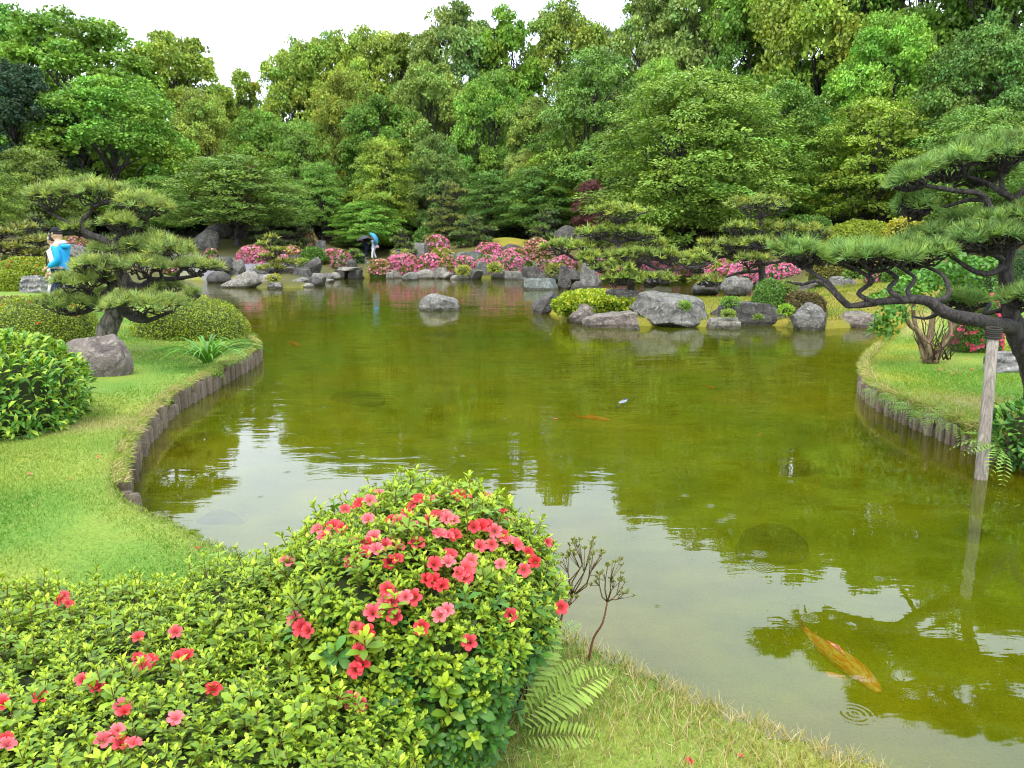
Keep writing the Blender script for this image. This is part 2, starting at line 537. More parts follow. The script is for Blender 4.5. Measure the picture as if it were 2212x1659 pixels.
# ------------------------------------------------------------------ where the stones and shrubs stand
# u0, u1, top, bottom in the 2212 px frame; distance (None: on the waterline); style, stone, depth / width, label
ROCKS = [
    (905, 989, 637, 671, None, 'round', 'grey', .8, 'rounded grey rock standing alone in the middle of the pond'),
    # promontory on the right
    (1151, 1222, 633, 678, None, 'wedge', 'dark', .9, 'dark sloping rock at the left tip of the promontory'),
    (1221, 1265, 650, 682, None, 'block', 'purple', .9, 'small upright purplish rock under the yellow-green ground cover'),
    (1233, 1296, 658, 686, 18.9, 'round', 'purple', .7, 'low rounded purplish rock right of the small upright one'),
    (1263, 1381, 675, 708, None, 'slab', 'purple', .6, 'long flat purplish rock lying in the water beside the biggest boulder'),
    (1309, 1386, 627, 677, 19.3, 'block', 'dark', .9, 'dark block-shaped rock behind the long flat purplish rock'),
    (1373, 1535, 636, 707, None, 'big', 'grey', .75, 'biggest grey boulder of the promontory, with veined wavy face'),
    (1526, 1603, 688, 710, None, 'slab', 'pale', .7, 'low pale stone right of the biggest boulder'),
    (1544, 1694, 654, 701, 18.6, 'wide', 'dark', .5, 'wide dark rock with a level top below the round bush'),
    (1722, 1796, 657, 714, None, 'point', 'grey', .9, 'steep grey rock with a rounded peak at the water'),
    (1798, 1912, 676, 708, None, 'slab', 'purple', .5, 'flat-topped edging stone at the right end of the promontory'),
    (1350, 1382, 706, 712, None, 'slab', 'grey', .8, 'tiny stone just breaking the water before the biggest boulder'),
    # inlet behind the promontory
    (1135, 1207, 602, 626, None, 'block', 'blue', .8, 'blue-green block of stone standing in the water of the inlet'),
    (1206, 1233, 578, 624, None, 'stand', 'dark', .9, 'slim pointed dark stone next to the blue-green block'),
    (1236, 1262, 609, 627, None, 'round', 'dark', .9, 'little dark rock between the two standing stones'),
    (1254, 1294, 574, 621, None, 'stand', 'grey', .8, 'tall grey standing stone left of the middle pine'),
    (1564, 1632, 598, 625, 29, 'round', 'grey', .8, 'rounded grey rock beyond the promontory, left of the round bush'),
    (1690, 1766, 608, 629, 28, 'slab', 'pale', .8, 'flat pale rock beyond the promontory, right of the round bush'),
    (1500, 1560, 606, 626, 30, 'round', 'dark', .8, 'dark rock in the inlet behind the round grey one'),
    (1456, 1488, 524, 551, 45, 'point', 'pale', .9, 'small pale upright stone beside the taller dark one in front of the dark maples'),
    (1478, 1517, 515, 552, 44, 'stand', 'dark', .9, 'tall dark upright stone right of the small pale upright one'),
    (1800, 1850, 596, 612, 27, 'slab', 'grey', .8, 'flat grey stone seen under the long low limb of the nearest pine'),
    (2112, 2160, 604, 625, 22, 'slab', 'pale', .8, 'flat pale stone behind the trunk of the nearest pine'),
    (1845, 1902, 519, 533, 34, 'round', 'grey', .8, 'grey stone under the bright yellow-green hedge'),
    (2155, 2262, 763, 812, 9.6, 'wide', 'strata', .6, 'layered grey stone on the lawn behind the wooden post'),
    # left side
    (128, 262, 728, 846, 9.4, 'boulder', 'purple', .8, 'smooth purplish boulder on the lawn at the foot of the left pine'),
    (36, 98, 598, 631, 19, 'wide', 'strata', .5, 'dark layered stone with white streaks beside the two walkers'),
    (139, 180, 529, 547, 27, 'block', 'grey', .8, 'grey stone behind the walker in the blue jacket'),
    (258, 322, 592, 612, 30, 'round', 'pale', .7, 'pale stone behind the trunk of the left pine'),
    (419, 466, 499, 538, 50, 'round', 'grey', .8, 'tall grey boulder at the foot of the spreading maple'),
    (440, 500, 486, 512, 54, 'round', 'dark', .8, 'dark mossy boulder behind the tall grey one'),
    # far shore
    (458, 502, 558, 580, 43, 'block', 'dark', .8, 'squared dark stone right of the small round pink bush'),
    (501, 527, 563, 581, 42.5, 'block', 'grey', .8, 'small squared grey stone beside the squared dark one'),
    (440, 492, 588, 611, None, 'round', 'dark', .9, 'dark low rock left of the big pale one on the far spit'),
    (474, 555, 586, 616, 35.6, 'wedge', 'pale', .8, 'big pale rock at the end of the far spit'),
    (553, 603, 594, 616, None, 'round', 'pale', .8, 'rounded pale rock right of the big pale one on the far spit'),
    (604, 662, 600, 618, None, 'wedge', 'grey', .8, 'flat grey rock at the right end of the far spit'),
    (533, 590, 572, 594, 42, 'round', 'grey', .8, 'grey rock behind the leaning little pine'),
    (590, 632, 577, 594, 42, 'slab', 'purple', .8, 'flat purplish rock right of the leaning little pine'),
    (627, 669, 582, 600, 41.5, 'block', 'dark', .8, 'low dark rock before the twin dark boulders'),
    (621, 652, 554, 582, 44, 'stand', 'dark', .9, 'upright dark stone left of the twin dark boulders'),
    (641, 692, 558, 590, 43, 'wedge', 'dark', .9, 'left one of the twin dark boulders by the stone slab bridge'),
    (684, 727, 561, 591, None, 'block', 'dark', .9, 'right one of the twin dark boulders by the stone slab bridge'),
    (668, 693, 594, 602, None, 'slab', 'pale', .9, 'flat pale stepping stone in the water below the twin dark boulders'),
    (746, 770, 562, 577, 47, 'round', 'dark', .9, 'small dark stone behind the stone slab bridge'),
    (757, 801, 563, 595, None, 'boulder', 'grey', .9, 'pointed grey boulder below the people with umbrellas'),
    (801, 832, 583, 601, None, 'round', 'pale', .8, 'pale rock right of the pointed grey boulder on the far shore'),
    (832, 852, 589, 602, None, 'block', 'pale', .8, 'small pale block between two pale rocks on the far shore'),
    (850, 884, 575, 600, None, 'boulder', 'pale', .8, 'tall pale boulder under the long pink azalea hedge'),
    (868, 903, 589, 602, 43.6, 'wedge', 'grey', .8, 'grey rock leaning against the tall pale boulder'),
    (898, 941, 583, 602, None, 'round', 'pale', .8, 'broad pale rock left of the square pale block'),
    (939, 971, 580, 602, None, 'block', 'pale', .8, 'square pale block of stone on the far shore'),
    (971, 1014, 595, 604, None, 'slab', 'pale', .8, 'flat pale stone right of the square pale block'),
    (978, 1004, 576, 596, 45, 'round', 'dark', .9, 'small dark rock set into the pink azaleas'),
    (1014, 1054, 567, 601, None, 'lean', 'grey', .8, 'slanting pointed grey stone before the brightest pink azaleas'),
    (1062, 1100, 582, 602, None, 'wedge', 'dark', .8, 'dark rock right of the slanting pointed stone'),
    (1092, 1137, 587, 604, None, 'slab', 'grey', .8, 'flat grey rock at the corner of the far shore'),
    (1128, 1170, 578, 604, None, 'block', 'dark', .8, 'dark block at the left end of the far stone ledge'),
    (1166, 1262, 583, 600, 41, 'slab', 'dark', .5, 'long dark stone ledge behind the standing stones'),
    (893, 922, 527, 551, 49, 'block', 'grey', .8, 'squared grey stone beside the upper pink azalea'),
    (955, 984, 548, 560, 48, 'round', 'grey', .8, 'grey stone between two low azaleas'),
    (984, 1040, 545, 558, 49, 'slab', 'blue', .8, 'flat bluish stone behind the brightest pink azaleas'),
    (1078, 1131, 529, 548, 49.5, 'round', 'dark', .8, 'dark rock on the slope under the mossy mound'),
    (1196, 1246, 491, 524, 52, 'point', 'dark', .9, 'pointed dark boulder left of the middle pine'),
    (1245, 1283, 509, 525, 51.5, 'slab', 'grey', .8, 'flat grey stone right of the pointed dark boulder'),
    (681, 704, 521, 539, 54, 'block', 'grey', .8, 'grey stone behind the salmon azalea on the far bank'),
    (600, 626, 540, 556, 49, 'point', 'dark', .9, 'dark stone between two pink azaleas behind the far spit'),
    (1268, 1300, 596, 612, 38, 'round', 'grey', .8, 'grey rock in the inlet behind the tall grey standing stone'),
    (1395, 1450, 588, 606, 38, 'slab', 'dark', .7, 'dark flat rock behind the middle pine'),
]
# u0, u1, top, bottom, distance, leaf colour, flower colour or None, flower share, label
PINK, SALMON, REDF = (0.86, 0.22, 0.47), (0.80, 0.28, 0.36), (0.70, 0.06, 0.02)
LG, YG, DG, OL = (0.085, 0.19, 0.025), (0.20, 0.27, 0.02), (0.035, 0.085, 0.022), (0.17, 0.17, 0.035)
BUSHES = [
    (440, 467, 539, 562, 46, LG, PINK, .85, 'small round pink azalea alone on the far left bank'),
    (505, 574, 533, 566, 46, OL, PINK, .6, 'pink azalea behind the leaning little pine'),
    (578, 623, 550, 573, 45.5, OL, PINK, .75, 'low pink azalea right of the leaning little pine'),
    (607, 651, 533, 561, 48, OL, SALMON, .6, 'sloping pink azalea left of the clipped green shrub'),
    (645, 699, 536, 560, 46.5, LG, None, 0, 'clipped flat green shrub between the pink azaleas'),
    (648, 683, 504, 538, 54, OL, SALMON, .5, 'tall salmon azalea in front of the grey stone on the far bank'),
    (692, 752, 539, 568, 47.5, OL, PINK, .55, 'wide pink azalea left of the people with umbrellas'),
    (715, 745, 550, 576, 46, LG, PINK, .85, 'ball-shaped pink azalea by the stone slab bridge'),
    (750, 783, 541, 566, 50, DG, None, 0, 'dark green shrub between the ball-shaped azalea and the path'),
    (795, 838, 562, 589, 46, OL, SALMON, .5, 'reddish azalea at the left end of the long pink hedge'),
    (834, 904, 550, 588, 46.5, OL, PINK, .8, 'left stretch of the long pink azalea hedge'),
    (900, 954, 551, 589, 46.5, OL, PINK, .7, 'right stretch of the long pink azalea hedge'),
    (842, 898, 541, 559, 51, YG, SALMON, .2, 'yellow-green azalea mound behind the long pink hedge'),
    (914, 969, 511, 547, 51, OL, PINK, .55, 'upper pink azalea above the squared grey stone'),
    (928, 980, 538, 560, 48, YG, SALMON, .45, 'low yellowish azalea under the upper pink one'),
    (948, 984, 555, 590, 46, OL, SALMON, .35, 'brownish azalea between the two pink hedges'),
    (974, 1030, 556, 592, 46, LG, PINK, .85, 'left part of the brightest pink azalea bank'),
    (1022, 1092, 554, 588, 46.5, LG, PINK, .9, 'middle part of the brightest pink azalea bank'),
    (1085, 1152, 554, 588, 46.5, LG, PINK, .85, 'right part of the brightest pink azalea bank'),
    (1024, 1090, 527, 560, 49.5, OL, PINK, .65, 'pink azalea on the slope left of the dark rock'),
    (1084, 1140, 538, 560, 48.5, OL, PINK, .7, 'pink azalea on the slope below the dark rock'),
    (1132, 1192, 517, 562, 49, OL, SALMON, .4, 'tall olive azalea with few blooms right of the mossy mound'),
    (1154, 1192, 561, 584, 45, LG, PINK, .75, 'small pink azalea above the far stone ledge'),
    (1192, 1247, 550, 584, 45, OL, PINK, .55, 'wide pink azalea above the standing stones'),
    (1370, 1436, 566, 590, 43, OL, PINK, .6, 'pink azalea showing behind the middle pine'),
    (1430, 1500, 568, 592, 42, OL, PINK, .5, 'pink azalea right of the one behind the middle pine'),
    (1520, 1592, 562, 600, 37, YG, PINK, .6, 'pink azalea left of the second pine'),
    (1585, 1665, 560, 606, 36, LG, PINK, .85, 'bright pink azalea behind the trunk of the second pine'),
    (1658, 1738, 566, 608, 36, LG, PINK, .7, 'pink azalea right of the second pine'),
    (1880, 1935, 575, 610, 26, LG, PINK, .4, 'pink azalea seen through the twisted branches of the nearest pine'),
    (894, 1022, 482, 524, 57, LG, None, 0, 'large light green dome shrub on the far bank'),
    (1054, 1158, 482, 520, 63, DG, None, 0, 'dark green hedge at the edge of the wood'),
    (1205, 1304, 473, 506, 64, DG, None, 0, 'dark green hedge below the purple maple'),
    (1696, 1806, 468, 520, 40, LG, None, 0, 'green hedge left of the bright yellow-green hedge'),
    (1796, 1946, 479, 540, 36, YG, None, 0, 'bright yellow-green hedge behind the nearest pine'),
    (1440, 1500, 528, 556, 46, LG, None, 0, 'low green bush under the small conifer'),
    (1633, 1700, 606, 666, 18.9, LG, None, 0, 'round dark-leaved ball bush on the promontory'),
    (1696, 1793, 632, 690, 18.6, (0.10, 0.085, 0.03), None, 0, 'low brownish trailing shrub beside the round ball bush'),
    (-20, 96, 558, 603, 23, YG, REDF, .06, 'bright green bush with orange flowers behind the layered stone'),
    (-30, 41, 586, 630, 19.5, YG, None, 0, 'small bright green bush at the left edge beside the layered stone'),
    (-60, 166, 642, 742, 11.6, YG, REDF, .03, 'low bright green bush with few red flowers in front of the two walkers'),
    (258, 502, 645, 742, 13.2, YG, None, 0, 'rounded small-leaved hedge behind the trunk of the left pine'),
    (2075, 2180, 632, 745, 11.5, LG, (0.75, 0.08, 0.17), .3, 'deep pink azalea behind the trunk of the nearest pine'),
    (1758, 1852, 543, 592, 30, OL, None, 0, 'low olive shrub under the bright yellow-green hedge'),
    (1925, 2012, 556, 606, 25, LG, None, 0, 'leafy green shrub seen between the twisted branches of the nearest pine'),
    (2056, 2150, 556, 614, 20, LG, None, 0, 'green shrub left of the trunk of the nearest pine'),
    (2140, 2262, 540, 640, 15, DG, None, 0, 'dark shrub behind the trunk of the nearest pine'),
    (1280, 1372, 560, 592, 43.5, OL, PINK, .45, 'pink azalea behind the tall grey standing stone'),
    (118, 174, 513, 530, 40, OL, PINK, .4, 'far pink azalea behind the walker in the blue jacket'),
    (330, 382, 562, 586, 40, OL, PINK, .4, 'pink azalea showing through the left pine'),
]

CTRL = []                                   # places where the ground must carry something
ROCKP, BUSHP = [], []
for r in ROCKS:
    uc = (r[0] + r[1]) / 2
    d = r[4] if r[4] else G(uc, r[3], 0)[1]
    p = D(uc, r[3], d)
    ROCKP.append(p)
    if r[4] and d > 14:
        CTRL.append((p[0], p[1] + .3, p[2]))
for b in BUSHES:
    p = D((b[0] + b[1]) / 2, b[3], b[4])
    BUSHP.append(p)
    if b[4] > 14:
        CTRL.append((p[0], p[1] + .5, p[2]))
PERSON_FAR = D(808, 567, 57)
CTRL += [(PERSON_FAR[0], 57, PERSON_FAR[2]), (PERSON_FAR[0] - .5, 54, PERSON_FAR[2]), (PERSON_FAR[0] + .2, 51, .55)]
MOUND = D(1090, 536, 53)
CTRL.append((MOUND[0], MOUND[1], MOUND[2]))
CTRL.append((-8.75, 15.4, .45))
CTRL = np.array(CTRL)

# ------------------------------------------------------------------ the pond's outline
POND = catmull([(9, -1), (4, .9), (2.0, 1.72), (1.13, 2.28), (.8, 2.53), (.6, 2.73), (.37, 2.97), (.19, 3.16), (-.1, 3.38), (-.6, 3.62), (-1.0, 3.78),
                (-1.3, 3.93), (-1.6, 4.13), (-1.92, 4.43), (-2.23, 4.68), (-2.48, 4.92), (-2.73, 5.28), (-2.95, 5.77), (-3.18, 6.34), (-3.41, 7.04),
                (-3.62, 7.79), (-3.82, 8.7), (-3.89, 9.66), (-3.98, 11.09), (-4.11, 12.5), (-4.35, 13.32), (-4.84, 14.24), (-5.4, 15.2), (-6.3, 17.5),
                (-7.16, 20.1), (-10.3, 27), (-13.2, 32), (-17, 38), (-18.2, 43), (-15, 42.6), (-12.6, 38), (-11.6, 35.4), (-10.4, 34.6), (-9.2, 36),
                (-9.6, 41), (-10, 43.4), (-9.15, 46.2), (-7.5, 46.6), (-5.4, 45.8), (-2.7, 44.9), (-.7, 45.4), (1.1, 44.8), (3.3, 43.8), (6, 44), (8.5, 43.5),
                (10.5, 39.8), (11.5, 35), (13.5, 31), (15, 28), (13.5, 25.6), (9, 25.2), (5, 24.8), (2.5, 24), (.95, 23), (.75, 22.4), (1.2, 20.9), (1.95, 18.4),
                (2.94, 18.3), (4.45, 18.1), (5.9, 18.6), (6.4, 17.9), (7.06, 17.7), (8.5, 18.1), (9.6, 17), (8.6, 15.6), (7.26, 14.4), (5.9, 12.6),
                (4.9, 10.8), (4.42, 9.6), (4.25, 8.9), (4.18, 8.2), (4.19, 7.4), (4.25, 6.8), (4.6, 6.2), (5.5, 5.7), (8, 5), (12, 4.2), (13, 1.5)], 6, True)


_dense = np.concatenate([np.linspace(a, b, max(2, int(np.linalg.norm(b - a) / .02)), endpoint=False) for a, b in zip(POND, np.roll(POND, -1, 0))])
KD = KDTree(len(_dense))
for _i, _p in enumerate(_dense):
    KD.insert((_p[0], _p[1], 0), _i)
KD.balance()


def sdist(P):
    """signed distance to the shore, positive on land"""
    P = np.asarray(P, float)
    dist = np.array([KD.find((a, b, 0))[2] for a, b in P])
    x, y = P[:, 0], P[:, 1]
    ins = np.zeros(len(P), bool)
    for a, b in zip(POND, np.roll(POND, -1, 0)):
        ins ^= ((a[1] > y) != (b[1] > y)) & (x < (b[0] - a[0]) * (y - a[1]) / (b[1] - a[1] + 1e-12) + a[0])
    return np.where(ins, -dist, dist)


FSD, FZ = [0, .6, 3, 7, 11, 20, 45], [.05, .2, .65, 1.3, 1.7, 2.3, 3.0]


def land(P, sd):
    x, y = P[:, 0], P[:, 1]
    near = .25 + .2 * ss(0, 5, sd) + .02 * np.clip(sd - 5, 0, 30)
    far = np.interp(sd, FSD, FZ)
    f = ss(30, 42, y)
    z = near * (1 - f) + far * f
    num = np.zeros(len(P))
    den = np.zeros(len(P))
    zc = None
    sdc = sdist(CTRL[:, :2])
    nc = .25 + .2 * ss(0, 5, sdc) + .02 * np.clip(sdc - 5, 0, 30)
    fc = np.interp(sdc, FSD, FZ)
    gc = ss(30, 42, CTRL[:, 1])
    res = CTRL[:, 2] - (nc * (1 - gc) + fc * gc)
    for (cx, cy_, cz), r in zip(CTRL, res):
        w = np.exp(-((x - cx) ** 2 + (y - cy_) ** 2) / (2 * (1.0 + .012 * cy_) ** 2))
        num += w * r
        den += w
    return z + num / (den + .08)


def H(P):
    P = np.asarray(P, float)
    sd = sdist(P)
    w = .04 + .35 * ss(15, 24, P[:, 1])
    t = ss(-1, 1, sd / w)
    return t * land(P, np.maximum(sd, 0)) + (1 - t) * (-.5 - .25 * ss(0, 3, -sd)), sd


def Hz(x, y):
    return float(H(np.array([[x, y]]))[0][0])


# ------------------------------------------------------------------ ground: one sheet from under the viewer to beyond the wood
rad = [.3]
while rad[-1] < 27:
    rad.append(rad[-1] * 1.0125 + .004)
while rad[-1] < 420:
    rad.append(rad[-1] * 1.03)
rad = np.array(rad)
ang = np.concatenate([np.linspace(-120, -44, 30)[:-1], np.linspace(-44, 44, 310), np.linspace(44, 120, 30)[1:]]) * math.pi / 180
GX = np.sin(ang)[None] * rad[:, None]
GY = np.cos(ang)[None] * rad[:, None] - 4.0
GP = np.stack([GX.ravel(), GY.ravel()], 1)
gz, gsd = H(GP)
nz_ = np.array([noise.noise(Vector((p[0] * .7, p[1] * .7, 0))) for p in GP])
gz = gz + np.where(gsd > .3, .025 * nz_, 0)
nr, na = GX.shape
ii = (np.arange(nr - 1)[:, None] * na + np.arange(na - 1)[None]).ravel()
gl = np.stack([ii, ii + na, ii + na + 1, ii + 1], 1).ravel()
# colour of the soil and turf itself
x_, y_ = GP[:, 0], GP[:, 1]
lawn = np.array((.145, .24, .034))
moss = np.array((.26, .23, .025))
soil = np.array((.075, .055, .035))
peb = np.array((.17, .175, .19))
mud = np.array((.20, .215, .008))
gc_ = np.tile(lawn, (len(GP), 1))
pa_ = np.clip(.5 + 1.5 * np.array([noise.noise(Vector((p[0] * 1.1, p[1] * 1.1, 3.3))) if p[1] < 18 and abs(p[0]) < 16 else 0 for p in GP]), 0, 1)[:, None]
pb_2 = np.clip(3 * np.array([noise.noise(Vector((p[0] * .8, p[1] * .8, 7.7))) if p[1] < 18 and abs(p[0]) < 16 else 0 for p in GP]) - .75, 0, 1)[:, None]
gc_ = gc_ * ((1 - pa_) * np.array((.72, .86, .8)) + pa_ * np.array((1.3, 1.1, 1.2)))
gc_ = gc_ * (1 - .6 * pb_2) + np.array((.33, .27, .11)) * .6 * pb_2
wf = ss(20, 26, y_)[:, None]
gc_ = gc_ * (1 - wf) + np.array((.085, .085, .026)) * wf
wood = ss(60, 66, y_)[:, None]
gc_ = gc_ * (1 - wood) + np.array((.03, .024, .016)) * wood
isl = (ss(15.5, 16.5, y_) * (1 - ss(30, 34, y_)) * ss(-.5, .5, x_))[:, None]
gc_ = gc_ * (1 - isl) + np.array((.20, .19, .035)) * isl
md = np.exp(-(((x_ - MOUND[0]) / 2.1) ** 2 + ((y_ - MOUND[1] - 1.5) / 2.4) ** 2))[:, None]
gc_ = gc_ * (1 - np.minimum(md * 1.6, 1)) + np.array((.24, .22, .025)) * np.minimum(md * 1.6, 1)
gz = gz + .6 * md[:, 0]
pb = (ss(39.5, 41.5, y_) * (1 - ss(47, 49, y_)) * (1 - ss(-13.5, -12, x_)) * (1 - ss(4, 6, gsd)))[:, None]
gc_ = gc_ * (1 - pb) + peb * pb
dry = np.clip(np.exp(-np.maximum(gsd, 0) / .12), 0, 1)[:, None] * (y_ < 16)[:, None]
gc_ = gc_ * (1 - .4 * dry) + np.array((.22, .20, .06)) * .4 * dry
wet = (gz < .03)[:, None]
gc_ = np.where(wet, mud, gc_)
gm, n, l, out = newmat('ground')
at = n.new('ShaderNodeAttribute')
at.attribute_name = 'Col'
ge = n.new('ShaderNodeNewGeometry')
n1 = noise_node(n, l, 1.1, 5, ge.outputs['Position'], .6)
n2 = noise_node(n, l, 55, 3, ge.outputs['Position'], .7)
c = mixc(n, l, at.outputs['Color'], (1.35, 1.05, 1.0), ramp(n, l, n1.outputs['Fac'], [(.45, (0,)), (.7, (1,))]), 'MULTIPLY')
c = mixc(n, l, c, ramp(n, l, n2.outputs['Fac'], [(.25, (.5,)), (.75, (1.4,))]), None, 'MULTIPLY', .8)
p = n.new('ShaderNodeBsdfPrincipled')
p.inputs['Roughness'].default_value = .9
p.inputs['Specular IOR Level'].default_value = .15
l.new(c, p.inputs['Base Color'])
b = n.new('ShaderNodeBump')
b.inputs['Strength'].default_value = .6
b.inputs['Distance'].default_value = .02
l.new(n2.outputs['Fac'], b.inputs['Height'])
l.new(b.outputs[0], p.inputs['Normal'])
l.new(p.outputs[0], out.inputs['Surface'])
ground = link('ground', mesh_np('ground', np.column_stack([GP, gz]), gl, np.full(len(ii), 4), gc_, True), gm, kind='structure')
ground['label'] = 'lawn, garden slopes and pond bed of the garden'

# ------------------------------------------------------------------ water
wm, n, l, out = newmat('pond_water')
ge = n.new('ShaderNodeNewGeometry')
pos = ge.outputs['Position']


def math_(op, a, b=None, c=None):
    q = n.new('ShaderNodeMath')
    q.operation = op
    for i, x in enumerate((a, b, c)):
        if x is None:
            continue
        if isinstance(x, (int, float)):
            q.inputs[i].default_value = x
        else:
            l.new(x, q.inputs[i])
    return q.outputs[0]


mp = n.new('ShaderNodeMapping')
mp.inputs['Scale'].default_value = (1.0, 2.6, 1)
l.new(pos, mp.inputs['Vector'])
w1 = noise_node(n, l, 2.2, 3, mp.outputs[0], .5, .3)
mp2 = n.new('ShaderNodeMapping')
mp2.inputs['Scale'].default_value = (.8, 1.8, 1)
l.new(pos, mp2.inputs['Vector'])
w2 = noise_node(n, l, .55, 3, mp2.outputs[0], .5)
calm = ramp(n, l, w2.outputs['Fac'], [(.35, (.15,)), (.65, (1.0,))])
hgt = math_('MULTIPLY', w1.outputs['Fac'], calm)
sy = n.new('ShaderNodeSeparateXYZ')
l.new(pos, sy.inputs[0])
open_ = n.new('ShaderNodeMapRange')
open_.interpolation_type = 'SMOOTHSTEP'
for k_, v_ in zip(('From Min', 'From Max', 'To Min', 'To Max'), (4.5, 13, .0026, .0062)):
    open_.inputs[k_].default_value = v_
l.new(sy.outputs['Y'], open_.inputs['Value'])
hgt = math_('MULTIPLY', hgt, open_.outputs[0])
RINGS = [(1580, 1115, .16), (1535, 1093, .10), (1640, 1197, .10), (1650, 1226, .12), (1845, 1542, .13), (1905, 1400, .14), (1765, 970, .16), (1812, 992, .08),
         (1480, 1070, .06), (1205, 1265, .05), (563, 1073, .05), (1290, 1190, .05), (1750, 1336, .08), (1560, 1125, .09), (1090, 905, .06), (700, 880, .06),
         (620, 1020, .05), (1000, 985, .06), (1350, 1120, .05), (1900, 1250, .05), (1420, 1310, .04), (1970, 1500, .07), (860, 1000, .05), (1660, 880, .06)]
for (u, v, rr) in RINGS:
    rr = rr * .75
    q = G(u, v, 0)
    ds = n.new('ShaderNodeVectorMath')
    ds.operation = 'DISTANCE'
    l.new(pos, ds.inputs[0])
    ds.inputs[1].default_value = (q[0], q[1], 0)
    dv = ds.outputs['Value']
    sn = math_('SINE', math_('MULTIPLY', dv, 2 * math.pi / (rr * .26)))
    fall = math_('POWER', math_('MAXIMUM', math_('SUBTRACT', 1.0, math_('DIVIDE', dv, rr)), 0.0), 1.2)
    hgt = math_('ADD', hgt, math_('MULTIPLY', math_('MULTIPLY', sn, fall), .00035))
bm_ = n.new('ShaderNodeBump')
bm_.inputs['Strength'].default_value = 1.0
bm_.inputs['Distance'].default_value = 1.0
l.new(hgt, bm_.inputs['Height'])
fr = n.new('ShaderNodeFresnel')
fr.inputs['IOR'].default_value = 1.6
l.new(bm_.outputs[0], fr.inputs['Normal'])
gl_ = n.new('ShaderNodeBsdfGlossy')
gl_.inputs['Roughness'].default_value = .015
l.new(bm_.outputs[0], gl_.inputs['Normal'])
mk = noise_node(n, l, .35, 5, pos, .55, .3)
mk2 = noise_node(n, l, 2.4, 5, pos, .6)
mc = ramp(n, l, mk.outputs['Fac'], [(.32, (.10, .14, .004)), (.5, (.14, .155, .003)), (.68, (.19, .155, .002))])
mc = mixc(n, l, mc, ramp(n, l, mk2.outputs['Fac'], [(.3, (.6,)), (.7, (1.3,))]), None, 'MULTIPLY', .9)
df = n.new('ShaderNodeBsdfDiffuse')
l.new(mc, df.inputs['Color'])
tr = n.new('ShaderNodeBsdfTransparent')
tr.inputs['Color'].default_value = (.72, .78, .36, 1)
bd = n.new('ShaderNodeMixShader')
bd.inputs[0].default_value = .66
l.new(df.outputs[0], bd.inputs[1])
l.new(tr.outputs[0], bd.inputs[2])
fm = n.new('ShaderNodeMixShader')
l.new(fr.outputs[0], fm.inputs[0])
l.new(bd.outputs[0], fm.inputs[1])
l.new(gl_.outputs[0], fm.inputs[2])
l.new(fm.outputs[0], out.inputs['Surface'])
wv = [(-32, -3, 0), (30, -3, 0), (30, 52, 0), (-32, 52, 0)]
water = Geo().raw(wv, [(0, 1, 2, 3)]).build('pond_water', wm, kind='structure')
water['label'] = 'murky green pond water reflecting the sky and trees'

# ------------------------------------------------------------------ turf blades
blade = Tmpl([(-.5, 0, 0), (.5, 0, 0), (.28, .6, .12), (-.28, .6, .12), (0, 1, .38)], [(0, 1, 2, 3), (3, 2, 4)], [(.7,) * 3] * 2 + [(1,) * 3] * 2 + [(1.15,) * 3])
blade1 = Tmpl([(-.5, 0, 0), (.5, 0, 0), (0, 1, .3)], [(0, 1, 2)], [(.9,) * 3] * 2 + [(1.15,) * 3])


def turf(name, label, xr, yr, dens, hmin, hmax, w, T, keep, pal, edge=.0, dry_=.04):
    N = int((xr[1] - xr[0]) * (yr[1] - yr[0]) * dens)
    P = np.stack([rng.uniform(*xr, N), rng.uniform(*yr, N)], 1)
    P = P[keep(P)]
    z, sd = H(P)
    k = sd > edge
    P, z, sd = P[k], z[k], sd[k]
    nn = len(P)
    patch = np.array([noise.noise(Vector((a[0] * 1.1, a[1] * 1.1, 3.3))) for a in P])
    mixv = np.clip(.45 + 1.1 * patch + rng.normal(0, .2, nn) + .4 * np.exp(-np.maximum(sd, 0) / .12), 0, 1)[:, None]
    colr = np.array(pal[0]) * (1 - mixv) + np.array(pal[1]) * mixv
    bare = np.clip(3 * np.array([noise.noise(Vector((a[0] * .8, a[1] * .8, 7.7))) for a in P]) - .75, 0, 1)
    straw = rng.random(nn) < (dry_ + .6 * bare + .2 * np.exp(-np.maximum(sd, 0) / .1))
    colr[straw] = np.array(pal[2])
    colr *= rng.uniform(.75, 1.25, nn)[:, None]
    ax = np.stack([rng.normal(0, .45, nn), rng.normal(0, .45, nn), np.ones(nn)], 1)
    nrm = rvec(nn) * np.array((1, 1, .2))
    L = rng.uniform(hmin, hmax, nn)
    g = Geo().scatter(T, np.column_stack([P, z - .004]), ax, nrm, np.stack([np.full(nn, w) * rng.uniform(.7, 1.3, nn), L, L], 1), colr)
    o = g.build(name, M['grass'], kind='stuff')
    o['label'] = label
    o['category'] = 'grass'
    return o


